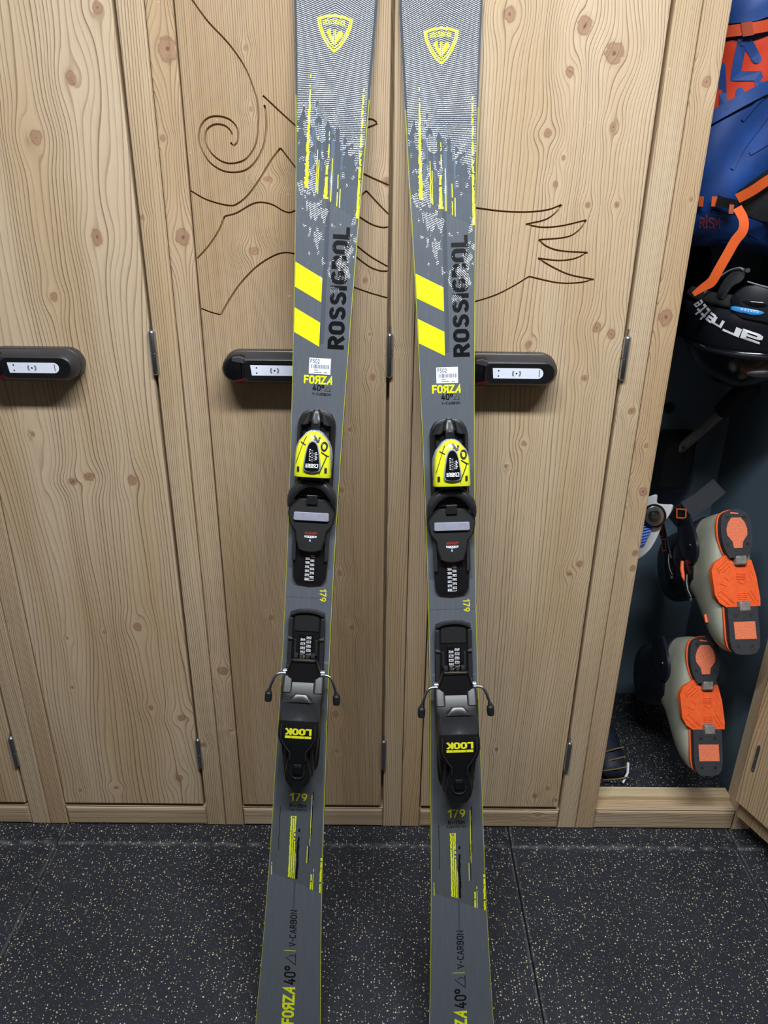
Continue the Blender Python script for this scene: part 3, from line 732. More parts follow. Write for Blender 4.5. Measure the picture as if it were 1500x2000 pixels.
    # stock sticker
    st = MB().prism([(-.0166, 1.1338), (.0166, 1.1338), (.0166, 1.1580), (-.0166, 1.1580)], [(.0001, 0), (.0006, .0001)]).build('stock_sticker', M_label, root)
    m = MB(); h = .0008
    text(m, 'F502', lambda x, y: TS(-.0146+x, 1.1500+y, h), .0062, .15, .16, wid=.0140)
    x = -.0138
    while x < .0135:
        ww = rnd.choice([.0003, .0005, .0008]); m.add([TS(x, 1.1422, h), TS(x+ww, 1.1422, h), TS(x+ww, 1.1482, h), TS(x, 1.1482, h)], [(0, 1, 2, 3)]); x += ww+rnd.choice([.0004, .0006, .0010])
    for x0, n in ((-.0085, 5), (-.0085, 9), (.0065, 4)):
        yy = 1.1392 if n == 5 else 1.1358
        for q in range(n): m.add([TS(x0+q*.0013, yy, h), TS(x0+q*.0013+.0009, yy, h), TS(x0+q*.0013+.0009, yy+.0013, h), TS(x0+q*.0013, yy+.0013, h)], [(0, 1, 2, 3)])
    m.build('sticker_print', M_ink, st, fix=False)
    # waist marks
    m = MB(); mp = lambda x, y: TS(.0172+y, .7980-x, .00026); text(m, '179', mp, .0106, .19, .16, wid=.0205); m.build('length_print', M_ypr, root, fix=False)
    m = MB(); stroke(m, [(-ski_w(.78)/2+.002, .7823), (ski_w(.78)/2-.002, .7823)], .0008, lambda x, y: TS(x, y, .0002)); m.build('centre_mark', M_rib, root, fix=False)
    # tail prints
    m = MB()
    rows = []
    for u in np.linspace(-.0435, .0440, 18):
        s0 = .3120-(u+.0435)*.40; rows.append([TS(u*(1-.09*(s-.29)/.12), s, .0001) for s in np.linspace(s0, .60, 8)])
    m.loft(rows, caps=False, closed=False); m.build('tail_band_print', M_low, root, fix=False)
    m = MB(); text(m, '179', lambda x, y: TS(-.0145+x, .4385+y, .00026), .0138, .19, .14, wid=.0280); m.build('length_print', M_ypr, root, fix=False)
    m = MB(); text(m, 'R=15M', lambda x, y: TS(-.0150+x, .4270+y, .00026), .0066, .18, .16, wid=.0275); text(m, '128/75/111', lambda x, y: TS(-.0165+x, .4210+y, .00026), .0036, .2, .2, wid=.0300)
    m.build('size_print', M_iblk, root, fix=False)
    m = MB()
    for u, a, b, wd in ((-.0105, .303, .412, .0030), (-.0070, .302, .412, .0022), (-.0040, .301, .412, .0026), (-.0012, .300, .35, .0010), (.0268, .283, .31, .0028), (.0300, .282, .32, .0012), (.0425, .2775, .345, .0030), (-.0400, .306, .33, .0012), (.0215, .36, .45, .0010), (.0180, .33, .36, .0012)):
        streak(m, u, wd, a, b, .18, taper=False, step=.0022)
    m.build('tail_streak_print', M_ybar, root, fix=False)['kind'] = 'stuff'
    m = MB()
    for u, a, b, wd in ((.0025, .300, .412, .0040), (-.0052, .302, .41, .0010), (.0235, .38, .47, .0014), (.0205, .33, .42, .0014), (-.030, .35, .45, .001)):
        streak(m, u, wd, a, b, .8, taper=False, step=.006)
    m.build('tail_dark_streak_print', M_iblk, root, fix=False)['kind'] = 'stuff'
    mp = lambda x, y: TS(.0066-y, .1770+x, .00026)
    m = MB(); text(m, 'V-CARBON', mp, .0116, .17, .16, wid=.0668)
    text(m, '40°', lambda x, y: TS(.0092-y, .1060+x, .00026), .0200, .18, .10, wid=.0350)
    tri = lambda x, y: TS(.0078-y, .1425+x, .00026)
    for p in ([(.0005, .0004), (.0150, .0172)], [(.0005, .0004), (.0215, .0004)], [(.0165, .0012), (.0185, .0065), (.0160, .0120)]): stroke(m, spline(p, 4) if len(p) > 2 else p, .0011, tri)
    m.build('tail_lettering', M_iblk, root, fix=False)
    m = MB(); stroke(m, [(-.0125, .1692), (.0075, .1692)], .0007, lambda x, y: TS(x, y, .00026)); m.build('separator_print', M_ybar, root, fix=False)
    m = MB(); text(m, 'FOЯZΛ', lambda x, y: TS(.0094-y, .0310+x, .00026), .0208, .24, .06, wid=.0705); m.build('tail_model_lettering', M_ybar, root, fix=False)

    # ---------------- toe piece
    toe = MB().prism([(-.0035, 1.0815), (-.014, 1.0792), (-.0225, 1.0738), (-.0275, 1.0650), (-.0293, 1.0560), (-.0296, .945), (-.0285, .90), (-.0280, .846), (-.0262, .8155), (-.0215, .8095), (0, .8068), (.0215, .8095), (.0262, .8155), (.0280, .846), (.0285, .90), (.0296, .945), (.0293, 1.0560), (.0275, 1.0650), (.0225, 1.0738), (.014, 1.0792), (.0035, 1.0815)], [(.0002, 0), (.006, .0002), (.0085, .0016), (.0090, .0030)]).build('toe_piece', M_black, root, auto=40)
    tp = toe
    MB().prism(mirror([(.005, 1.0795), (.020, 1.0715), (.0275, 1.060), (.0278, .955), (.0200, .955), (.0200, 1.0530), (.0110, 1.0560), (.0085, 1.0580)]), [(.0085, 0), (.0150, .0008), (.0185, .0035)]).build('toe_frame', M_black, tp, auto=40)
    MB().stations([(1.0812, .0038, .009, .0130, .001, 0), (1.0775, .0052, .009, .0190, .0012, .0004), (1.066, .0066, .009, .0240, .0015, .0004), (1.056, .0072, .009, .0262, .0015, .0004), (1.045, .0078, .009, .0230, .0015, .0004), (1.030, .0080, .009, .022, .0015, 0)]).build('spring_ridge', M_black, tp, auto=35)
    MB().prism([(-.0030, 1.0585), (.0034, 1.0585), (.0024, 1.0745), (-.0022, 1.0745)], [(.0205, 0), (.0268, .0004)], T=lambda u, s, h: (u, s, h+.0012-(s-1.0585)*.36)).build('ridge_insert', M_blackm, tp)
    for sg in (-1, 1):
        q = [(sg*.0072, 1.0770), (sg*.0110, 1.0752), (sg*.0205, 1.0560), (sg*.0180, 1.0548), (sg*.0105, 1.0575)]
        MB().prism(q if sg < 0 else q[::-1], [(.009, 0), (.0215, .0006), (.0228, .0020)]).build('side_gusset', M_sheen, tp, auto=40)
    # yellow housing
    CV = [(1.0475, .004, .046, .0), (1.0445, .0105, .049, 0), (1.0400, .0150, .0515, 0), (1.0320, .0210, .0535, 0), (1.0220, .0250, .0545, 0), (1.0100, .0262, .0548, 0), (.9960, .0268, .0540, 0), (.9830, .0274, .0520, 0), (.9790, .0272, .0505, 0)]
    shell = MB().stations([(s, w_, .024, h_, .0085, .0006) for s, w_, h_, _ in CV]).build('toe_housing', M_cover, tp, auto=50)
    def ch(u, s):
        ss = [c[0] for c in CV][::-1]; wq = np.interp(s, ss, [c[1] for c in CV][::-1]); hq = np.interp(s, ss, [c[2] for c in CV][::-1])
        d = max(0, abs(u)-(wq-.0085)); return float(hq-d*d*60*.0085/.0085-d*.18)+.0009
    MB().stations([(1.0492, .006, .022, .040, .006, 0), (1.0455, .0125, .022, .0425, .006, 0), (1.0330, .0226, .022, .045, .007, 0), (1.0220, .0268, .022, .046, .007, 0), (1.0090, .0283, .022, .046, .007, 0), (.9930, .0278, .022, .044, .007, 0), (.9840, .0262, .022, .042, .006, 0)]).build('clear_trim', M_clear, tp, auto=40)
    oval = spline([(0, 1.0325), (-.0058, 1.0285), (-.0088, 1.018), (-.0108, 1.004), (-.0113, .9935), (-.0088, .9895), (0, .9880), (.0088, .9895), (.0113, .9935), (.0108, 1.004), (.0088, 1.018), (.0058, 1.0285)], 3, True)
    MB().prism([(u*1.16, 1.0085+(s-1.0085)*1.09) for u, s in oval], [(.048, 0), (.0562, .0002), (.0572, .0012)]).build('window_rim', M_clear, tp, auto=40)
    MB().prism(oval, [(.050, 0), (.0580, .0003)]).build('setting_window', M_gloss, tp, auto=40)
    m = MB(); hq = .0583
    text(m, 'LOOK', lambda x, y: (.0094-x, .9998-y, hq), .0042, .28, .12, wid=.0150)
    for a, b in ((-.0095, -.0058), (-.0048, .0030), (.0040, .0094)): stroke(m, [(a, .9946), (b, .9946)], .0012, lambda x, y: (x, y, hq))
    for q in range(3): stroke(m, [(-.0094, .9962+q*.0014), (-.0060, .9962+q*.0014)], .0008, lambda x, y: (x, y, hq))
    for q in range(7):
        yy = 1.0205-q*.0026; stroke(m, [(-.0045, yy), (-.0022-.0012*(q % 2), yy)], .0013, lambda x, y: (x, y, hq)); stroke(m, [(-.0015, yy-.001), (.0010, yy-.001)], .0004, lambda x, y: (x, y, hq))
    for q in range(5):
        yy = 1.0165-q*.0025; stroke(m, [(.0045, yy), (.0066+.001*(q % 2), yy)], .0013, lambda x, y: (x, y, hq)); stroke(m, [(.0018, yy-.001), (.0042, yy-.001)], .0004, lambda x, y: (x, y, hq))
    m.build('setting_scale', M_white, tp, fix=False)
    m = MB(); cmap = lambda x, y: (x, y, ch(x, y)+.0004)
    def seg(a, b, t):
        k = 8; stroke(m, [(a[0]+(b[0]-a[0])*i/k, a[1]+(b[1]-a[1])*i/k) for i in range(k+1)], t, cmap)
    for a, b, t in (((.001,1.0420),(.0040,1.0375),.0034),((.0040,1.0375),(.0066,1.0310),.0034),((.0095,1.0395),(.0078,1.0320),.0030),((.0040,1.0375),(.0016,1.0345),.0020),((.0125,1.0180),(.0215,1.0125),.0014),((.0215,1.0125),(.0130,.9905),.0013),((.0215,1.0125),(.0245,1.0118),.0014),((-.0105,1.0400),(-.0150,1.0285),.0011),((-.0185,1.0315),(-.0105,1.0270),.0013),((-.0150,1.0285),(-.0245,.9990),.0007),((.0130,.9905),(.0110,.9845),.0010)): seg(a, b, t)
    stroke(m, circ(.0168, 1.0262, .0040, 14, .0058), .0026, cmap, closed=True)
    for sg in (-1, 1): m.add([cmap(sg*.0205-.0018, .9870), cmap(sg*.0205+.0018, .9870), cmap(sg*.0205+.0018, .9945), cmap(sg*.0205-.0018, .9945)], [(0, 1, 2, 3)])
    m.build('housing_print', M_navy, tp, fix=False)
    MB().stations([(.9815, .0130, .030, .0465, .002, 0), (.9775, .0140, .028, .0450, .002, 0), (.9740, .0165, .026, .0425, .002, 0)]).build('housing_lip', M_sheen, tp, auto=40)
    # wings
    arm = [((.0376, .9305), (.0338, .9295), .0270), ((.0382, .9380), (.0305, .9365), .0310), ((.0376, .9470), (.0268, .9440), .0345), ((.0345, .9575), (.0222, .9500), .0365), ((.0265, .9665), (.0165, .9560), .0375), ((.0185, .9735), (.0095, .9600), .0378), ((.0080, .9745), (.0035, .9618), .0378)]
    full = [((-a[0], a[1]), (-b[0], b[1]), h) for a, b, h in arm]+arm[::-1]
    rings = []
    for a, b, h in full:
        mx = lambda t, a=a, b=b: (a[0]+(b[0]-a[0])*t, a[1]+(b[1]-a[1])*t)
        rings.append([(*mx(t), hh) for t, hh in ((.06, .016), (0, .021), (0, h-.0065), (.12, h-.0022), (.34, h), (.66, h-.0004), (.90, h-.0030), (1.0, h-.0070), (1.0, .016))])
    MB().loft(rings).build('toe_wings', M_sheen, tp, auto=40)
    MB().prism([(-.026, .946), (.026, .946), (.018, .968), (-.018, .968)], [(.009, 0), (.020, .001)]).build('wing_core', M_blackm, tp)
    MB().prism([(-.0090, .9500), (-.0090, .9345), (.0090, .9345), (.0090, .9500)], [(.012, 0), (.0255, .0006)]).build('adjuster_block', M_black, tp, bevel=.0006)
    # anti-friction plate
    MB().prism([(-.0365, .9310), (-.0372, .9200), (-.0345, .9040), (-.0255, .8920), (-.0238, .8800), (-.0185, .8620), (-.0100, .8590), (0, .8582), (.0100, .8590), (.0185, .8620), (.0238, .8800), (.0255, .8920), (.0345, .9040), (.0372, .9200), (.0365, .9310), (.0200, .9440), (-.0200, .9440)], [(.0090, 0), (.0190, .0006), (.0218, .0030)]).build('friction_plate', M_blackm, tp, auto=35)
    MB().prism([(-.0270, .9215), (-.0275, .9110), (-.0255, .9092), (.0255, .9092), (.0275, .9110), (.0270, .9215), (.0250, .9228), (-.0250, .9228)], [(.0205, .0006), (.0245, 0), (.0262, .0012)]).build('friction_pad', M_silver, tp, auto=40)
    for sg in (-1, 1):
        a, b = sorted((sg*.0285, sg*.0225)); MB().box((a, .845, .008), (b, .893, .0150)).build('guide_rail', M_sheen, tp, bevel=.001)
    m = MB(); text(m, 'GRIP', lambda x, y: (-.0092+x+y*.2, .8880+y, .0222), .0040, .24, .12, wid=.0190); m.build('red_print', M_redp, tp, fix=False)
    m = MB(); m.add([(-.0095, .8860, .0221), (-.0088, .8832, .0221), (0, .8822, .0221), (.0088, .8832, .0221), (.0098, .8860, .0221)], [(0, 1, 2, 3, 4)]); text(m, 'A', lambda x, y: (-.0018+x, .8770+y, .0222), .0040, .2)
    m.build('white_print', M_label, tp, fix=False)
    m = MB(); text(m, 'WALK', lambda x, y: (-.0080+x, .8836+y, .0223), .0020, .2, .2, wid=.0160); m.build('black_print', M_ink, tp, fix=False)
    MB().prism([(-.0078, .8125), (.0078, .8125), (.0078, .8560), (-.0078, .8560)], [(.0088, 0), (.0094, .0001)]).build('scale_strip', M_gloss, tp)
    m = MB(); hq = .0096
    for c, (xs, lst) in enumerate(((-.0072, ('320', '308', '296', '284', '272', '260')), (.0004, ('326', '314', '302', '290', '278', '266')))):
        for q, t_ in enumerate(lst):
            yy = .8495-q*.0066-(.0033 if c == 0 else 0)+.003
            text(m, t_, lambda x, y, yy=yy, xs=xs: (xs+x, yy-.0034+y, hq), .0027, .2, .16, wid=.0066); stroke(m, [(xs, yy), (xs+.0066, yy)], .0007, lambda x, y: (x, y, hq))
    stroke(m, spline([(-.0070, .8145), (-.0060, .8134), (0, .8130), (.0060, .8134), (.0070, .8145)], 3), .0006, lambda x, y: (x, y, hq))
    m.build('scale_print', M_white, tp, fix=False)

    # ---------------- heel piece
    hp = MB().prism([(-.0270, .7590), (-.0150, .7635), (0, .7650), (.0150, .7635), (.0270, .7590), (.0292, .7300), (.0300, .660), (.0300, .520), (.0285, .5050), (.0190, .4900), (-.0190, .4900), (-.0285, .5050), (-.0300, .520), (-.0300, .660), (-.0292, .7300)][::-1], [(.0002, 0), (.0062, 0), (.0070, .0006)]).build('heel_piece', M_black, root, auto=40)
    rim = [(-.0268, .7585), (-.0150, .7632), (0, .7646), (.0150, .7632), (.0268, .7585)]
    m = MB(); m.loft([[(u, s, .006), (u, s, .0135), (u*.97, s-.0032, .0135), (u*.97, s-.0032, .006)] for u, s in spline(rim, 4)]); m.build('plate_lip', M_sheen, hp, auto=40)
    for sg in (-1, 1):
        a, b = sorted((sg*.0288, sg*.0222)); MB().box((a, .660, .006), (b, .752, .0125)).build('guide_rail', M_sheen, hp, bevel=.001)
        a, b = sorted((sg*.0292, sg*.0205)); MB().prism([(a, .7165), (b, .7165), (b, .7195) if sg < 0 else (b, .7225), (a, .7225) if sg < 0 else (a, .7195)], [(.012, 0), (.0160, .0012)]).build('rail_stop', M_dgrey, hp, bevel=.0008)
        MB().box((sg*.0168-.0016, .690, .006), (sg*.0168+.0016, .716, .0105)).build('inner_rib', M_sheen, hp, bevel=.0006)
    MB().prism([(-.0195, .7300), (.0195, .7300), (.0195, .7560), (0, .7590), (-.0195, .7560)], [(.006, 0), (.0088, .0004)]).build('cover_plate', M_blackm, hp)
    MB().prism([(-.0102, .686), (.0102, .686), (.0102, .7265), (-.0102, .7265)], [(.0065, 0), (.0135, .0003)]).build('scale_block', M_gloss, hp, bevel=.0006)
    m = MB(); hq = .0138
    for c, (xs, lst) in enumerate(((-.0085, ('266', '278', '290', '302', '314')), (.0008, ('260', '272', '284', '296', '308')))):
        for q, t_ in enumerate(lst):
            yy = .7232-q*.0068-(.0034 if c == 0 else 0)
            text(m, t_, lambda x, y, yy=yy, xs=xs: (xs+x, yy-.0030+y, hq), .0030, .2, .16, wid=.0076); stroke(m, [(xs, yy-.0040), (xs+.0076, yy-.0040)], .0006, lambda x, y: (x, y, hq))
    m.build('scale_print', M_white, hp, fix=False)
    # brake
    MB().prism([(-.0180, .6890), (.0180, .6890), (.0265, .6640), (.0185, .6520), (-.0185, .6520), (-.0265, .6640)][::-1], [(.018, .001), (.0275, 0), (.0295, .0015)]).build('brake_pad', M_black, hp, auto=40)
    MB().box((-.0180, .6868, .0245), (.0180, .6905, .0325)).build('pad_edge', M_dsteel, hp, bevel=.0008)
    for sg in (-1, 1):
        MB().prism([(sg*.0180, .6905), (sg*.0205, .6885), (sg*.0285, .6660), (sg*.0262, .6650)] if sg < 0 else [(sg*.0262, .6650), (sg*.0285, .6660), (sg*.0205, .6885), (sg*.0180, .6905)], [(.022, 0), (.0315, .0003)]).build('pad_side', M_dsteel, hp)
        MB().tube([(sg*.0262, .6665, .020), (sg*.0325, .6665, .020)], .0046, 12).build('brake_pivot', M_steel, hp, auto=35)
        pts = spline([(sg*.0265, .6650, .026), (sg*.0380, .6652, .028), (sg*.0440, .6610, .029), (sg*.0480, .6530, .029), (sg*.0520, .6405, .027), (sg*.0535, .6330, .026)], 5)
        MB().tube(pts, .0022, 10).build('brake_arm', M_steel, hp, auto=60)
        MB().tube([(sg*.0528, .6375, .0265), (sg*.0533, .6345, .026), (sg*.0536, .6320, .026), (sg*.0540, .6250, .025), (sg*.0543, .6180, .0245), (sg*.0543, .6165, .0245)], [.0032, .0036, .0058, .0060, .0054, .0030], 10).build('brake_tip', M_blackm, hp, auto=40)
    for u in (-.0140, -.0055, .0045, .0130):
        MB().box((u-.0032, .6900, .014), (u+.0032, .6965, .0225)).build('track_tooth', M_dsteel if u in (-.0055, .0045) else M_sheen, hp, bevel=.0008)
    # housing and lever
    MB().stations([(.664, .0305, .006, .022, .003, 0), (.650, .0322, .006, .030, .004, 0), (.636, .0330, .006, .040, .005, 0), (.600, .0318, .006, .050, .006, 0), (.560, .0300, .006, .046, .006, 0), (.530, .0275, .006, .036, .006, 0), (.505, .0240, .006, .026, .006, 0)]).build('heel_housing', M_black, hp, auto=40)
    for sg in (-1, 1):
        MB().stations([(.668, .006, .006, .024, .002, 0), (.655, .0075, .006, .032, .003, 0), (.640, .0075, .006, .040, .003, 0)], T=lambda u, s, h, sg=sg: (u+sg*.0245, s, h)).build('housing_cheek', M_black, hp, auto=40)
    MB().stations([(.6445, .0095, .056, .0605, .002, 0), (.6400, .0125, .054, .0640, .002, 0), (.6340, .0180, .050, .0660, .003, -.001), (.6335, .0285, .046, .0650, .004, -.0025), (.6280, .0296, .044, .0668, .004, -.0040), (.6180, .0302, .042, .0688, .004, -.0052), (.6085, .0304, .040, .0715, .003, -.0030), (.6060, .0304, .040, .0712, .003, -.0012)]).build('step_pad', M_sheen, hp, auto=30)
    MB().stations([(.6065, .0306, .036, .0705, .004, .0012), (.5950, .0316, .034, .0715, .005, .0016), (.5800, .0322, .032, .0708, .006, .0016), (.5680, .0290, .030, .0685, .006, .0010), (.5600, .0230, .030, .0660, .005, .0006), (.5540, .0165, .030, .0640, .004, .0004), (.5430, .0150, .028, .0600, .004, 0), (.5320, .0172, .028, .0555, .004, 0), (.5180, .0195, .026, .0520, .004, 0), (.5060, .0212, .024, .0500, .004, 0), (.4960, .0190, .024, .0480, .004, 0), (.4860, .0122, .024, .0460, .003, 0), (.4845, .0108, .026, .0440, .002, 0)]).build('heel_lever', M_black, hp, auto=30)
    for sg in (-1, 1):
        pts = spline([(sg*.0255, .6010, .0722), (sg*.0262, .5860, .0728), (sg*.0250, .5760, .0716), (sg*.0160, .5590, .0672), (sg*.0118, .5520, .0650), (sg*.0120, .5380, .0598)], 5)
        MB().tube(pts, .0013, 6).build('lever_ridge', M_sheen, hp, auto=60)
        MB().stations([(.556, .0022, .012, .056, .001, 0), (.530, .0030, .010, .046, .001, 0), (.500, .0032, .008, .034, .001, 0)], T=lambda u, s, h, sg=sg: (u+sg*(.0195+.02*(.556-s)), s, h)).build('lever_link', M_sheen, hp)
    MB().prism([(-.0068, .5120), (.0068, .5120), (.0064, .5255), (-.0064, .5255)], [(.040, 0), (.0545, .0002)], T=lambda u, s, h: (u, s, h+(s-.5120)*.24)).build('slot_dark_block', M_gloss, hp, bevel=.0008)  # raised gloss-black block standing in for the dark of an open slot
    MB().tube(spline([(-.0105, .5160, .0530), (-.0090, .5085, .0518), (-.0050, .5045, .0508), (0, .5035, .0506), (.0050, .5045, .0508), (.0090, .5085, .0518), (.0105, .5160, .0530)], 4), .0010, 6).build('slot_rim', M_sheen, hp, auto=60)
    m = MB(); mp = lambda x, y: (.0205-x, .5955-y, .0736-abs(.0205-x)*.02)
    text(m, 'LOOK', mp, .0105, .30, .02, wid=.0400)
    for a, b in ((-.0200, -.0105), (-.0098, .0092), (.0100, .0205)): stroke(m, [(a, .5815), (b, .5815)], .0040, lambda x, y: (x, y, .0734-abs(x)*.02))
    m.build('maker_print', M_ypr, hp, fix=False)
    return root
ski = make_ski()
SKIS = [((-.1512, -.4633), 16.786, 2.786, 'grey yellow-trimmed ski with black binding, the one farther from the open locker'),
        ((.1473, -.5034), 18.388, -2.402, 'grey yellow-trimmed ski with black binding, the one nearer the open locker')]
for i, ((tx, ty), ph, ps, lab) in enumerate(SKIS):
    ph, ps = math.radians(ph), math.radians(ps)
    d = Vector((math.sin(ps), math.cos(ps)*math.sin(ph), math.cos(ps)*math.cos(ph))); e = Vector((1, 0, 0)); e = (e-d*e.dot(d)).normalized(); nn = e.cross(d)
    r = ski if i == 0 else copy_tree(ski)
    Mx = Matrix.Identity(4)
    for q in range(3): Mx[q][0] = e[q]; Mx[q][1] = d[q]; Mx[q][2] = nn[q]
    Mx[0][3] = tx; Mx[1][3] = ty; Mx[2][3] = .002
    r.matrix_world = Mx
    tag(r, lab, 'ski', 'pair of skis leaning on the lockers')

# ------------------------------------------------------------------ ski boots hung upside down on the drying pegs of the open locker
M_shell = plain('translucent_grey_shell', (158, 160, 144), .35, var=.07, scale=14)
M_cuff = plain('boot_cuff_black', (24, 27, 34), .3, var=.1)
M_clip = plain('grey_rubber_clip', (128, 122, 118), .5, var=.2, scale=200)
M_strap = plain('grey_webbing', (58, 60, 66), .8, var=.2, scale=700, bump=.4)
M_ostrap = plain('orange_webbing', (222, 92, 30), .75, var=.1, scale=900, bump=.4)
def superell(l0, l1, b, n=28, e=2.6, toe=1.0):
    o = []; c = (l0+l1)/2; a = (l1-l0)/2
    for k in range(n):
        t = 2*math.pi*k/n; cs, sn = math.cos(t), math.sin(t)
        o.append((c+a*math.copysign(abs(cs)**(2/e), cs), b*math.copysign(abs(sn)**(2/e), sn)*(1+.04*cs)))
    return o
SC = .93; BOOTS = []
def make_boot(O, L, T, label, detail):
    L = Vector(L).normalized(); T = Vector(T); T = (T-L*T.dot(L)).normalized(); B = L.cross(T)
    if B.x < 0: B = -B
    root = empty('ski_boot')
    Mx = Matrix.Identity(4)
    for q in range(3): Mx[q][0] = B[q]*SC; Mx[q][1] = -L[q]*SC; Mx[q][2] = -T[q]*SC; Mx[q][3] = O[q]
    root.matrix_world = Mx
    F = lambda l, b, t: (b, -l, -t)            # l towards the toe, b across, t into the boot
    def slab(name, outline, t0, t1, mat, parent=root, ch=.0015):
        return MB().prism([(b, -l) for l, b in outline], [(-t0, 0), (-t1-ch, 0), (-t1, ch)] if t1 < t0 else [(-t0, 0), (-t1, ch)], T=lambda u, v, h: (u, v, h)).build(name, mat, parent, auto=40)
    # lower shell
    secs = [(-.002, -.148, .150, .034), (.006, -.152, .156, .045), (.030, -.155, .158, .050), (.055, -.154, .150, .050), (.075, -.152, .128, .048), (.095, -.150, .095, .047), (.115, -.148, .062, .046), (.140, -.146, .040, .046), (.165, -.142, .028, .045)]
    shell = MB().loft([[F(l, b*(1.0), t) for l, b in superell(l0, l1, bw, 32)] for t, l0, l1, bw in secs]).build('shell', M_shell, root, smooth=True, sub=1)
    cs = [(.092, -.1515, .020, .0490), (.100, -.1535, .034, .0515), (.140, -.152, .030, .0525), (.180, -.147, .026, .0520), (.230, -.143, .026, .0530), (.275, -.142, .030, .0545)]
    MB().loft([[F(l+.10*(t-.09), b, t) for l, b in superell(l0, l1, bw, 28, 2.4)] for t, l0, l1, bw in cs]).build('cuff', M_cuff, root, smooth=True)
    cheek = spline([(-.150, .085), (-.105, .062), (-.068, .058), (-.045, .078), (-.048, .110), (-.080, .14), (-.150, .15)], 4)
    for sg in (-1, 1):
        m = MB(); m.loft([[F(l, sg*.0470, t) for l, t in cheek], [F(l, sg*.0535, t) for l, t in cheek], [F(-.10+(l+.10)*.94, sg*.0548, .10+(t-.10)*.94) for l, t in cheek]]); m.build('cuff_wing', M_cuff, root, auto=40)
        MB().tube([F(-.085, sg*.0535, .088), F(-.085, sg*.0575, .088)], .0065, 14).build('pivot_rivet', M_dsteel, root, auto=40)
    # sole
    hl = spline([(-.1560, .010), (-.1540, -.010), (-.145, -.026), (-.125, -.0325), (-.095, -.0330), (-.068, -.0270), (-.052, -.0190)], 4)+spline([(-.052, .0190), (-.068, .0270), (-.095, .0330), (-.125, .0325), (-.145, .026), (-.1540, .010)], 4)[:-1]
    h = slab('heel_lug', hl[::-1], -.004, -.022, M_rubber)
    slab('lug_trim', [(l, b*1.03-.0008) for l, b in hl[::-1]], .004, -.005, M_orange, h)
    slab('wear_patch', [(-.1370, -.0100), (-.1370, .0100), (-.1270, .0180), (-.1130, .0225), (-.1000, .0220), (-.0850, .0110), (-.0720, .0090), (-.0720, -.0090), (-.0850, -.0110), (-.1000, -.0220), (-.1130, -.0225), (-.1270, -.0180)], -.020, -.0236, M_orangew, h, .0006)
    slab('lug_mark', [(-.1500, -.010), (-.1475, .006), (-.1455, .006), (-.1470, -.012)], -.020, -.0226, M_orangew, h, .0003)
    tl = [(.056, -.0320), (.056, .0320), (.125, .0320), (.143, .0290), (.152, .0220), (.155, .0100), (.155, -.0100), (.152, -.0220), (.143, -.0290), (.125, -.0320)]
    t_ = slab('toe_lug', tl, -.004, -.022, M_rubber)
    slab('lug_trim', [(.0545+(l-.056)*.99, b*1.03-.0010) for l, b in tl], .004, -.005, M_orange, t_)
    slab('wear_patch', [(.0870, -.0225), (.0870, .0235), (.1230, .0245), (.1230, -.0215)], -.020, -.0236, M_orangew, t_, .0006)
    arch = [(-.0560, -.0240), (-.0480, -.0150), (-.0330, -.0040), (-.0330, .0180), (-.0450, .0260), (-.0440, .0320), (-.0100, .0400), (.0380, .0450), (.0530, .0440), (.0540, -.0300), (.0440, -.0440), (.0280, -.0520), (-.0240, -.0560), (-.0400, -.0480)]
    a = slab('arch_pad', arch, .004, -.012, M_orange)
    for i, (pts) in enumerate(([(-.046, -.024), (-.028, -.045), (-.018, -.040)], [(-.040, -.020), (-.024, -.040)], [(-.034, -.017), (-.020, -.034)], [(-.028, -.004), (-.016, -.002), (-.016, .016), (-.030, .019)], [(-.034, .026), (-.012, .034)], [(-.030, .022), (-.006, .028)], [(.050, -.024), (.030, -.046), (.018, -.048)], [(.046, -.016), (.020, -.040), (.024, -.048)], [(.048, -.010), (.024, -.034)], [(.048, .034), (.024, .020)], [(.046, .040), (.020, .026)], [(.004, -.040), (.010, -.026), (-.002, -.022), (-.010, -.030)], [(0, .0), (.006, .008), (0, .016)])):
        MB().tube([F(l, b, -.0125) for l, b in pts], .0013, 5).build('pad_rib', M_orange, a)
    for l in (-.012, -.008, -.004, .026, .030, .034, .038):
        MB().box((-.004, -l-.0008, .0115), (.016, -l+.0008, .0135)).build('pad_rib', M_orange, a)
    for l0, l1 in ((-.056, -.034), (.042, .066)):
        MB().prism([(-.0075, -l1), (.0190, -l1), (.0190, -l0), (-.0075, -l0)], [(.004, 0), (.0225, .001), (.0245, .004)]).build('sole_clip', M_clip, root, bevel=.002)
    s0 = None
    for l, b in ((-.139, -.019), (-.139, .019), (-.080, -.022), (-.080, .022), (.073, -.016), (.073, .016), (.138, -.016), (.138, .016)):
        if s0 is None: s0 = o = MB().tube([(0, 0, 0), (0, 0, .0019)], .0035, 10).build('sole_screw', M_dsteel, root)
        else: o = s0.copy(); COL.objects.link(o); o.parent = root
        o.location = F(l, b, -.021)
    if detail:
        # buckles and power strap on the visible flank
        for i, (l, t0) in enumerate(((-.020, .118), (.012, .100), (-.040, .19))):
            base = Vector(F(l, -.054, t0))
            m = MB().tube([F(l-.03, -.056, t0+.01), F(l-.012, -.060, t0+.006), F(l+.006, -.061, t0), F(l+.022, -.058, t0-.008)], [.0042, .0048, .0042, .003], 8); m.build('buckle_lever', M_orange if i == 0 else M_black, root, auto=60)
            MB().tube([F(l-.02, -.0565, t0+.016), F(l+.004, -.060, t0+.010), F(l+.026, -.0575, t0-.002)], .0018, 6).build('buckle_wire', M_steel, root)
            MB().box((-.060, -l-.030, -t0-.006), (-.054, -l-.018, -t0+.006)).build('buckle_catch', M_steel, root, bevel=.001)
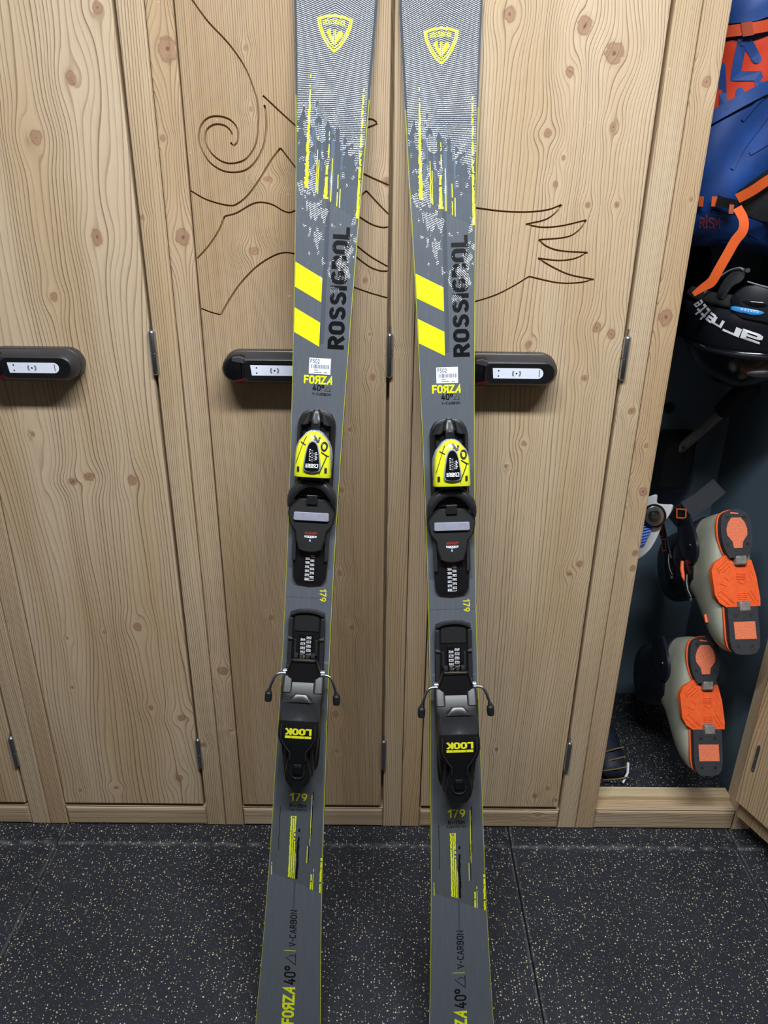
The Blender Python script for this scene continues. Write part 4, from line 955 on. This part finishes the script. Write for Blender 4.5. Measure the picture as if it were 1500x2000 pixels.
        MB().tube([F(.072, -.047, .052), F(.090, -.0475, .047)], .0035, 8).build('toe_buckle', M_orange, root)
        m = MB(); path = [(-.150, -.056, .235), (-.120, -.0575, .222), (-.090, -.0575, .212), (-.060, -.056, .205)]
        m.loft([[F(l, b, t-.016), F(l, b, t+.016), F(l, b+.003, t+.016), F(l, b+.003, t-.016)] for l, b, t in path]); m.build('power_strap', M_black, root)
        for l0, l1, t in ((-.142, -.115, .2295), (-.108, -.080, .2165)):
            sq = [(l0, t-.010), (l1, t-.012), (l1, t+.008), (l0, t+.010)]
            m = MB(); stroke(m, sq, .0022, lambda x, y: F(x, -.0595, y), closed=True); m.build('strap_print', M_ostrap, root, fix=False)
    BOOTS.append((root, Mx.copy()))
    return tag(root, label, 'ski boot', 'pair of ski boots in the open locker')
make_boot((.722, .062, .622), (.04, -.5, -.866), (-.05, .87, -.5), 'grey and black ski boot on the upper peg, orange sole arch facing out', True)
make_boot((.700, .040, .330), (.0, -.5, -.866), (-.05, .87, -.5), 'grey and black ski boot on the lower peg, toe just above the locker floor', False)

# drying peg
def cyl(name, a, b, r, mat, parent, seg=16, r2=None):
    return MB().tube([a, b], [r, r2 or r], seg).build(name, mat, parent, auto=40)
pk = empty('drying_peg', (.60, .466, .80))
tag(pk, 'empty drying peg with black foam grip below the helmet', 'peg')
a0 = onY(1330, 893, .40); a1 = onY(1408, 805, .30); a2 = onY(1464, 756, .25)
loc0 = Vector((.60, .466, .80)); V = lambda p: Vector(p)-loc0
b0 = onY(1300, 858, .43); b1 = onY(1362, 905, .43)
MB().prism([(-.050, -.105), (.030, -.105), (.044, -.06), (.044, .035), (-.030, .035), (-.050, .0)], [(0, 0), (.045, .004), (.060, .014)], T=lambda u, v, h: (u+float(V(a0)[0]), -h, v+float(V(a0)[2])+.012)).build('peg_bracket', M_blackm, pk, auto=40)
cyl('peg_tube', V(a0)+Vector((-.004, .035, -.008)), V(a2), .0115, plain('grey_tube', (150, 146, 142), .45), pk)
dr = (V(a2)-V(a1)).normalized()
MB().tube([V(a1), V(a1)+dr*.003, V(a1)+dr*.05, V(a2)+dr*.005, V(a2)+dr*.012], [.0150, .0180, .0225, .0235, .0180], 18).build('foam_grip', M_blackm, pk, auto=50)
MB().tube([V(a0)+Vector((-.003, -.012, .028)), V(a0)+Vector((-.003, -.02, .028))], .004, 10).build('bracket_screw', M_dsteel, pk)
# loose strap hanging on the peg side
q_ = [(1318, 990, .245), (1340, 1018, .245), (1418, 962, .33), (1394, 936, .33)]
o2 = Vector(onY(*q_[0])); so, bm4 = BOOTS[0]; inv = bm4.inverted()
qa = [Vector(onY(*p))-o2 for p in q_]; md = lambda a, b: (a+b)/2+Vector((0, -.004, -.003))
MB().loft([[a, b, b+Vector((0, .003, 0)), a+Vector((0, .003, 0))] for a, b in ((qa[0], qa[1]), (md(qa[0], qa[3]), md(qa[1], qa[2])), (qa[3], qa[2]))]).build('strap_tail', M_strap, so).matrix_local = inv @ Matrix.Translation(o2)
e_ = [(1300, 1004, .235), (1322, 1030, .235), (1350, 1008, .24), (1330, 982, .24)]
ea = [Vector(onY(*p))-o2 for p in e_]
MB().loft([[p for p in ea], [p+Vector((0, .006, 0)) for p in ea]]).build('strap_tab', M_black, so, bevel=.0015).matrix_local = inv @ Matrix.Translation(o2)
for c_ in ((1331, 1003),):
    m = MB(); stroke(m, [(c_[0]-9, c_[1]-9), (c_[0]+9, c_[1]-8), (c_[0]+8, c_[1]+9), (c_[0]-9, c_[1]+8)], 2.6, lambda x, y: Vector(onY(x, y, .232))-o2, closed=True); m.build('tab_print', M_ostrap, so, fix=False).matrix_local = inv @ Matrix.Translation(o2)

# white shell with dial, behind the post
wb = empty('white_boot', tuple(onY(1262, 1050, .085)))
o0 = Vector(onY(1262, 1050, .085))
pv = lambda x, y, Y=.16: Vector(onY(x, y, Y-.075))-o0
sh = spline([(1240, 985), (1262, 972), (1283, 966), (1284, 982), (1300, 985), (1314, 986), (1313, 997), (1304, 1012), (1296, 1020), (1284, 1050), (1268, 1076), (1245, 1094), (1225, 1100), (1222, 1030)], 4, True)
m = MB(); m.loft([[pv(x, y, .215) for x, y in sh], [pv(x, y, .165) for x, y in sh], [pv(1262+(x-1262)*.95, 1035+(y-1035)*.96, .160) for x, y in sh]]); m.build('shell', plain('white_plastic', (214, 216, 220), .35, var=.04), wb, auto=45)
m = MB()
for i in range(7):
    y = 1028+i*6
    m.tube([pv(1240, y+4, .158), pv(1277-i*3, y-3, .156)], .0028, 6)
m.build('ribbed_lining', plain('blue_lining', (24, 96, 196), .5), wb, fix=False)
m = MB(); m.loft([[pv(1278+24*math.cos(t)*rr, 1008+24*math.sin(t)*rr, yy) for t in np.linspace(0, 2*math.pi, 21)[:-1]] for rr, yy in ((1.0, .164), (1.0, .152), (.9, .149))]); m.build('dial_seat', M_black, wb, auto=40)
for rr, mt, yy in ((.80, M_steel, .1455), (.52, M_dsteel, .1445), (.26, M_steel, .1435)):
    m = MB(); m.loft([[pv(1278+24*math.cos(t)*q, 1008+24*math.sin(t)*q, y2) for t in np.linspace(0, 2*math.pi, 21)[:-1]] for q, y2 in ((rr, .152), (rr, yy+.0012), (rr*.9, yy))]); m.build('dial', mt, wb, auto=40)
tag(wb, 'white plastic boot cuff with round metal dial and blue ribbed lining', 'boot')

# dark trainer on the locker floor beside the post
tr = empty('trainer', tuple(onZ(1200, 1505, .031)))
o1 = Vector(onZ(1200, 1505, .031))
secs = [(-.10, .030, .0, .070), (-.06, .036, 0, .085), (0, .038, 0, .075), (.05, .040, 0, .055), (.09, .036, 0, .045), (.105, .022, .004, .03)]
R = []
for p, wd, hb, ht in secs:
    R.append([(-.012+wd*math.cos(t)*(1 if math.sin(t) < 0 else .9), .06-p*.9, hb+(ht-hb)*(.5+.5*math.sin(t))) for t in np.linspace(0, 2*math.pi, 17)[:-1]])
MB().loft(R).build('upper', plain('dark_blue_fabric', (28, 34, 54), .6, var=.3, scale=120), tr, smooth=True)
for q in range(4):
    MB().tube([(-.04+.002*q, -.045+.018*q, .012+.012*q), (-.012, -.058+.02*q, .028+.012*q), (.02, -.040+.02*q, .018+.013*q)], .0016, 6).build('gold_piping', plain('gold_piping', (150, 128, 70), .5), tr)
MB().tube([(.005, -.050, .008), (.022, -.028, .02), (.026, -.01, .035)], .003, 6).build('white_trim', M_white, tr)
tag(tr, 'dark blue trainer with gold piping on the open locker floor', 'shoe')

# ------------------------------------------------------------------ helmet, upside down
HC = np.array([.690, .18, 1.155]); HA = np.array([.110, .140, .155])
def on_helmet(px, py, k=1.0):
    v = rayv(px, py); o = (CAM-HC)/(HA*k); d = v/(HA*k); A = d@d; Bq = o@d; Cq = o@o-1; disc = Bq*Bq-A*Cq
    t = (-Bq-math.sqrt(max(disc, 0)))/A
    return CAM+v*t
he = empty('ski_helmet', tuple(HC))
def ring(el, k=1.0, n=40, dz=0.0):
    r = math.cos(el); z = math.sin(el)
    return [(HA[0]*k*r*math.cos(t), HA[1]*k*r*math.sin(t), HA[2]*k*z+dz) for t in np.linspace(0, 2*math.pi, n+1)[:-1]]
M_helm = plain('helmet_satin_black', (22, 24, 32), .36, var=.06)
M_helm2 = plain('helmet_gloss_black', (12, 13, 17), .18, var=.06)
MB().loft([ring(e) for e in np.radians([.5, -8, -16, -24, -32])]).build('upper_shell', M_helm, he, smooth=True)
MB().loft([ring(e, 1.025) for e in np.radians([-26, -30, -40, -50, -60, -70, -80, -88])]).build('crown_shell', M_helm2, he, smooth=True)
MB().loft([ring(e, k) for e, k in ((math.radians(-27), 1.0), (math.radians(-27.5), 1.04), (math.radians(-31), 1.04), (math.radians(-32), 1.0))], caps=False).build('shell_step', M_helm, he, smooth=True)
MB().loft([ring(0, .99, dz=.004), ring(0, 1.0, dz=.012), ring(0, .93, dz=.026), ring(0, .78, dz=.020), ring(0, .70, dz=-.03)], caps=True).build('liner_padding', plain('black_padding', (26, 27, 30), .95, var=.3, scale=500, bump=.5), he, smooth=True)
# ear pad and raised side panel
def hpatch(name, pts, k0, k1, mat, parent=he, smooth=True):
    pts = spline(pts, 4, True); cx = sum(p[0] for p in pts)/len(pts); cy = sum(p[1] for p in pts)/len(pts)
    m = MB(); q0 = [Vector(on_helmet(x, y, k0)-HC) for x, y in pts]; q1 = [Vector(on_helmet(cx+(x-cx)*.94, cy+(y-cy)*.94, k1)-HC) for x, y in pts]
    q2 = [Vector(on_helmet(cx+(x-cx)*.5, cy+(y-cy)*.5, k1+.01)-HC) for x, y in pts]
    m.loft([q0, q1, q2]); return m.build(name, mat, parent, auto=50)
hpatch('side_panel', [(1425, 590), (1440, 568), (1465, 556), (1510, 562), (1540, 600), (1525, 632), (1480, 628), (1440, 618)], .98, 1.03, M_helm)
hpatch('vent', [(1448, 590), (1462, 586), (1490, 590), (1500, 598), (1470, 598)], 1.0, 1.042, M_helm2)
hpatch('blue_sticker', [(1427, 602), (1434, 598), (1480, 606), (1494, 611), (1484, 615), (1460, 614), (1430, 606)], 1.0, 1.048, plain('blue_sticker', (54, 150, 226), .35))
m = MB()
for i, c in enumerate('CUSTOM'):
    cx, cy = 1481-i*6.0, 611.5-i*.95
    text(m, c, lambda x, y, cx=cx, cy=cy: Vector(on_helmet(cx-x, cy-5+y, 1.066)-HC), 5, .2, .1)
m.build('sticker_print', M_white, he, fix=False)
hpatch('ear_pad', [(1400, 580), (1408, 556), (1425, 534), (1445, 522), (1458, 528), (1450, 548), (1430, 560), (1412, 585)], .96, 1.0, plain('black_fabric_pad', (34, 35, 40), .9, var=.3, scale=400, bump=.4))
for pts, r in (([(1376, 572), (1385, 560), (1396, 552)], .0016), ([(1405, 541), (1425, 528), (1444, 523), (1452, 527)], .0014), ([(1460, 550), (1480, 556), (1502, 562)], .0012)):
    MB().tube([Vector(on_helmet(x, y, 1.04)-HC) for x, y in spline(pts, 4)], r, 6).build('trim_line', M_inkg, he)
MB().tube([Vector(on_helmet(1459, 528, 1.02)-HC), Vector(on_helmet(1461, 528, 1.05)-HC)], .004, 10).build('strap_snap', M_steel, he)
hpatch('reflective_patch', [(1457, 730), (1468, 725), (1500, 724), (1510, 730), (1500, 737), (1470, 736)], 1.0, 1.04, M_inkg)
hpatch('brow_vent', [(1365, 672), (1372, 674), (1378, 679), (1370, 680)], 1.0, 1.032, plain('dark_grey_mesh', (52, 54, 58), .7))
# brand lettering running upside down along the brow
m = MB(); d0 = None
cent = [(1467, 656, 46, 20), (1429, 643, 38, 18), (1402, 628, 24, 16), (1389, 619.5, 16, 20), (1379, 610, 11, 22), (1371.5, 601.5, 10, 22), (1365, 592, 9, 19)]
for i, (cx, cy, wd, ht) in enumerate(cent):
    c = 'arnette'[i]; a, b = cent[max(i-1, 0)], cent[min(i+1, 6)]
    dx, dy = b[0]-a[0], b[1]-a[1]; l = math.hypot(dx, dy); dx, dy = dx/l, dy/l
    ux, uy = dy, -dx
    if uy < 0: ux, uy = -ux, -uy
    def mp(x, y, cx=cx, cy=cy, wd=wd, ht=ht, dx=dx, dy=dy, ux=ux, uy=uy, c=c):
        hh = ht; return Vector(on_helmet(cx+dx*(x-wd/2)+ux*(y-hh*.43), cy+dy*(x-wd/2)+uy*(y-hh*.43), 1.012)-HC)
    g = {'n': 'u'}.get(c, c)
    text(m, g, mp, ht*(1.25 if c == 't' else 1.25), .22, .0, wid=wd*.92)
m.build('brand_lettering', M_white, he, fix=False)
tag(he, 'black ski helmet hung upside down with white lettering', 'helmet')

# ------------------------------------------------------------------ backpack hanging above
M_bag = plain('blue_nylon', (8, 56, 122), .55, var=.2, scale=24, bump=.6)
M_bagd = M_bag
M_patch = plain('orange_coated_panel', (184, 56, 34), .28, var=.06, scale=8)
BX0, BX1, BZ0, BZ1 = .515, .800, 1.265, 1.83
def bag_y(x, z):
    u = (x-(BX0+BX1)/2)/((BX1-BX0)/2); v = (z-(BZ0+BZ1)/2)/((BZ1-BZ0)/2)
    w_ = .004*math.sin(38*x+21*z)+.003*math.sin(70*x-46*z+1)
    return .070+.030*min(1.3, abs(u))**4+.05*min(1.2, abs(v))**6+w_+.02*max(0, 1.42-z)
def on_bag(px, py, h=.0):
    Y = .08
    for _ in range(6):
        p = onY(px, py, Y); Y = bag_y(p[0], p[2])-h
    return onY(px, py, Y)
bo = Vector(((BX0+BX1)/2, .12, BZ0)); bp = empty('backpack', tuple(bo))
nx, nz = 26, 44; m = MB(); fr = []
for j in range(nz+1):
    z = BZ0+(BZ1-BZ0)*j/nz; row = []
    for i in range(nx+1):
        x = BX0+(BX1-BX0)*i/nx; row.append(Vector((x, bag_y(x, z), z))-bo)
    row += [Vector((BX1-.01, .30, z))-bo, Vector((BX0+.01, .30, z))-bo]
    fr.append(row)
m.loft(fr); m.build('body', M_bag, bp, auto=50)
def bpatch(name, pts, h, mat, k=5, sm=True, parent=bp, closed=True):
    """a sewn-on panel following the bag's front"""
    pts = spline(pts, 3, True) if sm else pts
    P = np.array(pts); c = P.mean(0); m = MB(); rings = []
    for q, hh in ((1.0, .0003), (1.0, h), (.8, h), (.55, h), (.3, h), (.08, h)):
        rings.append([Vector(on_bag(*(c+(p-c)*q), hh))-bo for p in P])
    m.loft(rings); return m.build(name, mat, parent, auto=50)
def bband(name, pts, wpx, h, mat, sm=True, parent=bp):
    pts = spline(pts, 6) if sm else pts; m = MB(); R = []
    for i, (x, y) in enumerate(pts):
        a = pts[max(i-1, 0)]; b = pts[min(i+1, len(pts)-1)]; dx, dy = b[0]-a[0], b[1]-a[1]; l = math.hypot(dx, dy)+1e-9; nxp, nyp = -dy/l*wpx/2, dx/l*wpx/2
        R.append([Vector(on_bag(x+nxp, y+nyp, h))-bo, Vector(on_bag(x-nxp, y-nyp, h))-bo, Vector(on_bag(x-nxp, y-nyp, h-.002))-bo, Vector(on_bag(x+nxp, y+nyp, h-.002))-bo])
    m.loft(R); return m.build(name, mat, parent, auto=50)
bpatch('top_flap', [(1400, 45), (1430, 46), (1480, 40), (1560, 10), (1560, -60), (1480, -70), (1400, -60)], .006, M_bagd, sm=False)
bpatch('logo_panel', [(1405, 85), (1430, 78), (1500, 70), (1540, 62), (1540, 150), (1500, 160), (1460, 180), (1425, 200), (1390, 222), (1385, 150)], .003, M_patch, sm=False)
m = MB(); lg = lambda x, y: Vector(on_bag(1320+x/3.846, y/3.846, .0042))-bo
for p, t in (([(505, 290), (470, 450), (450, 570), (615, 570), (655, 700)], 72), ([(500, 300), (545, 330), (605, 440)], 78), ([(345, 500), (352, 700), (360, 830)], 60), ([(482, 690), (482, 720)], 66)):
    pts = p
    if t == 78: pts = spline(p, 6)
    stroke(m, pts, t, lg)
    cxy = pts[-1] if t == 78 else p[0]
    m.add([lg(cxy[0]+t/2*math.cos(a), cxy[1]+t/2*math.sin(a)) for a in np.linspace(0, 2*math.pi, 15)[:-1]], [tuple(range(14))])
m.build('logo_print', M_bag, bp, fix=False)
bband('compression_strap', [(1395, 65), (1430, 60), (1470, 55), (1540, 42)], 23, .010, plain('orange_strap', (190, 66, 26), .6, var=.1, scale=500))
bband('strap_keeper', [(1449, 58), (1471, 55)], 27, .013, plain('rust_strap', (150, 58, 24), .7), sm=False)
bband('seam_band', [(1370, 240), (1420, 212), (1470, 185), (1540, 150)], 24, .006, M_bagd)
bpatch('side_mesh', [(1440, 374), (1470, 352), (1500, 330), (1560, 290), (1560, 440), (1490, 432), (1455, 420), (1443, 400)], .004, plain('black_mesh', (24, 26, 30), .6, var=.3, scale=300, bump=.4), sm=False)
bpatch('lower_panel', [(1362, 412), (1400, 412), (1455, 424), (1500, 430), (1560, 436), (1560, 520), (1440, 482), (1350, 480)], .0025, M_bag, sm=False)
for pts in ([(1430, 330), (1455, 285), (1500, 225)], [(1450, 235), (1475, 205), (1490, 190)], [(1465, 300), (1490, 285), (1520, 265)]):
    bband('fabric_fold', pts, 7, .0022, M_bag)
bband('side_strap', [(1440, 388), (1470, 372), (1500, 352), (1545, 325)], 19, .016, M_ostrap)
for x0, x1 in ((1365, 1374), (1390, 1400)): bband('webbing_loop', [(x0, 393), (x1, 394)], 20, .010, M_ostrap, sm=False)
bk = bband('buckle', [(1400, 391), (1416, 396), (1438, 400)], 20, .015, M_black); bband('buckle_tongue', [(1424, 408), (1433, 409)], 18, .018, M_orangew, sm=False)
m = MB()
for c, x0 in (('R', 1366), ('i', 1379), ('S', 1384), ('M', 1395)):
    text(m, c, lambda x, y, x0=x0: Vector(on_bag(x0+x, 446-y*(1+.0)+ (x0-1366)*.02, .0036))-bo, 27 if c == 'i' else 22, .13, .0, wid=(2.5 if c == 'i' else 11))
m.build('name_print', plain('faded_orange_print', (150, 54, 40), .6), bp, fix=False)
# hanging strap end, free of the bag's face
hs = [(1440, 405, .055), (1452, 428, .050), (1451, 450, .048), (1436, 470, .050), (1420, 498, .052), (1404, 526, .055), (1390, 550, .060), (1372, 562, .066), (1354, 575, .070)]
m = MB(); R = []
hsp = spline(hs, 5)
for i, (x, y, Y) in enumerate(hsp):
    a = hsp[max(i-1, 0)]; b = hsp[min(i+1, len(hsp)-1)]; dx, dy = b[0]-a[0], b[1]-a[1]; l = math.hypot(dx, dy); f_ = i/len(hsp); wq = 9.5 if f_ < .75 else 9.5-22*(f_-.75)
    ax, ay = -dy/l*wq, dx/l*wq
    R.append([Vector(onY(x+ax, y+ay, Y))-bo, Vector(onY(x-ax, y-ay, Y))-bo, Vector(onY(x-ax, y-ay, Y+.0025))-bo, Vector(onY(x+ax, y+ay, Y+.0025))-bo])
m.loft(R); m.build('hanging_strap', M_ostrap, bp, auto=60)
tag(bp, 'blue backpack with orange logo panel and straps in the open locker', 'backpack')
# black fabric bag behind the helmet
bb_ = empty('fabric_bag', (.60, .415, 1.05))
R = []
for z, k in ((0, .80), (.01, .93), (.05, 1.0), (.12, 1.0), (.17, .96), (.195, .85), (.20, .7)):
    R.append([(.10*k*math.copysign(abs(math.cos(t))**.6, math.cos(t)), .045*k*math.copysign(abs(math.sin(t))**.6, math.sin(t)), z) for t in np.linspace(0, 2*math.pi, 25)[:-1]])
MB().loft(R).build('body', plain('black_bag_fabric', (20, 21, 24), .8, var=.25, scale=40), bb_, smooth=True)
MB().tube(spline([(-.04, 0, .195), (-.035, -.01, .225), (0, -.015, .240), (.035, -.01, .225), (.04, 0, .195)], 4), .004, 6).build('handle', M_strap, bb_, auto=60)
tag(bb_, 'black fabric bag hanging behind the helmet', 'bag')
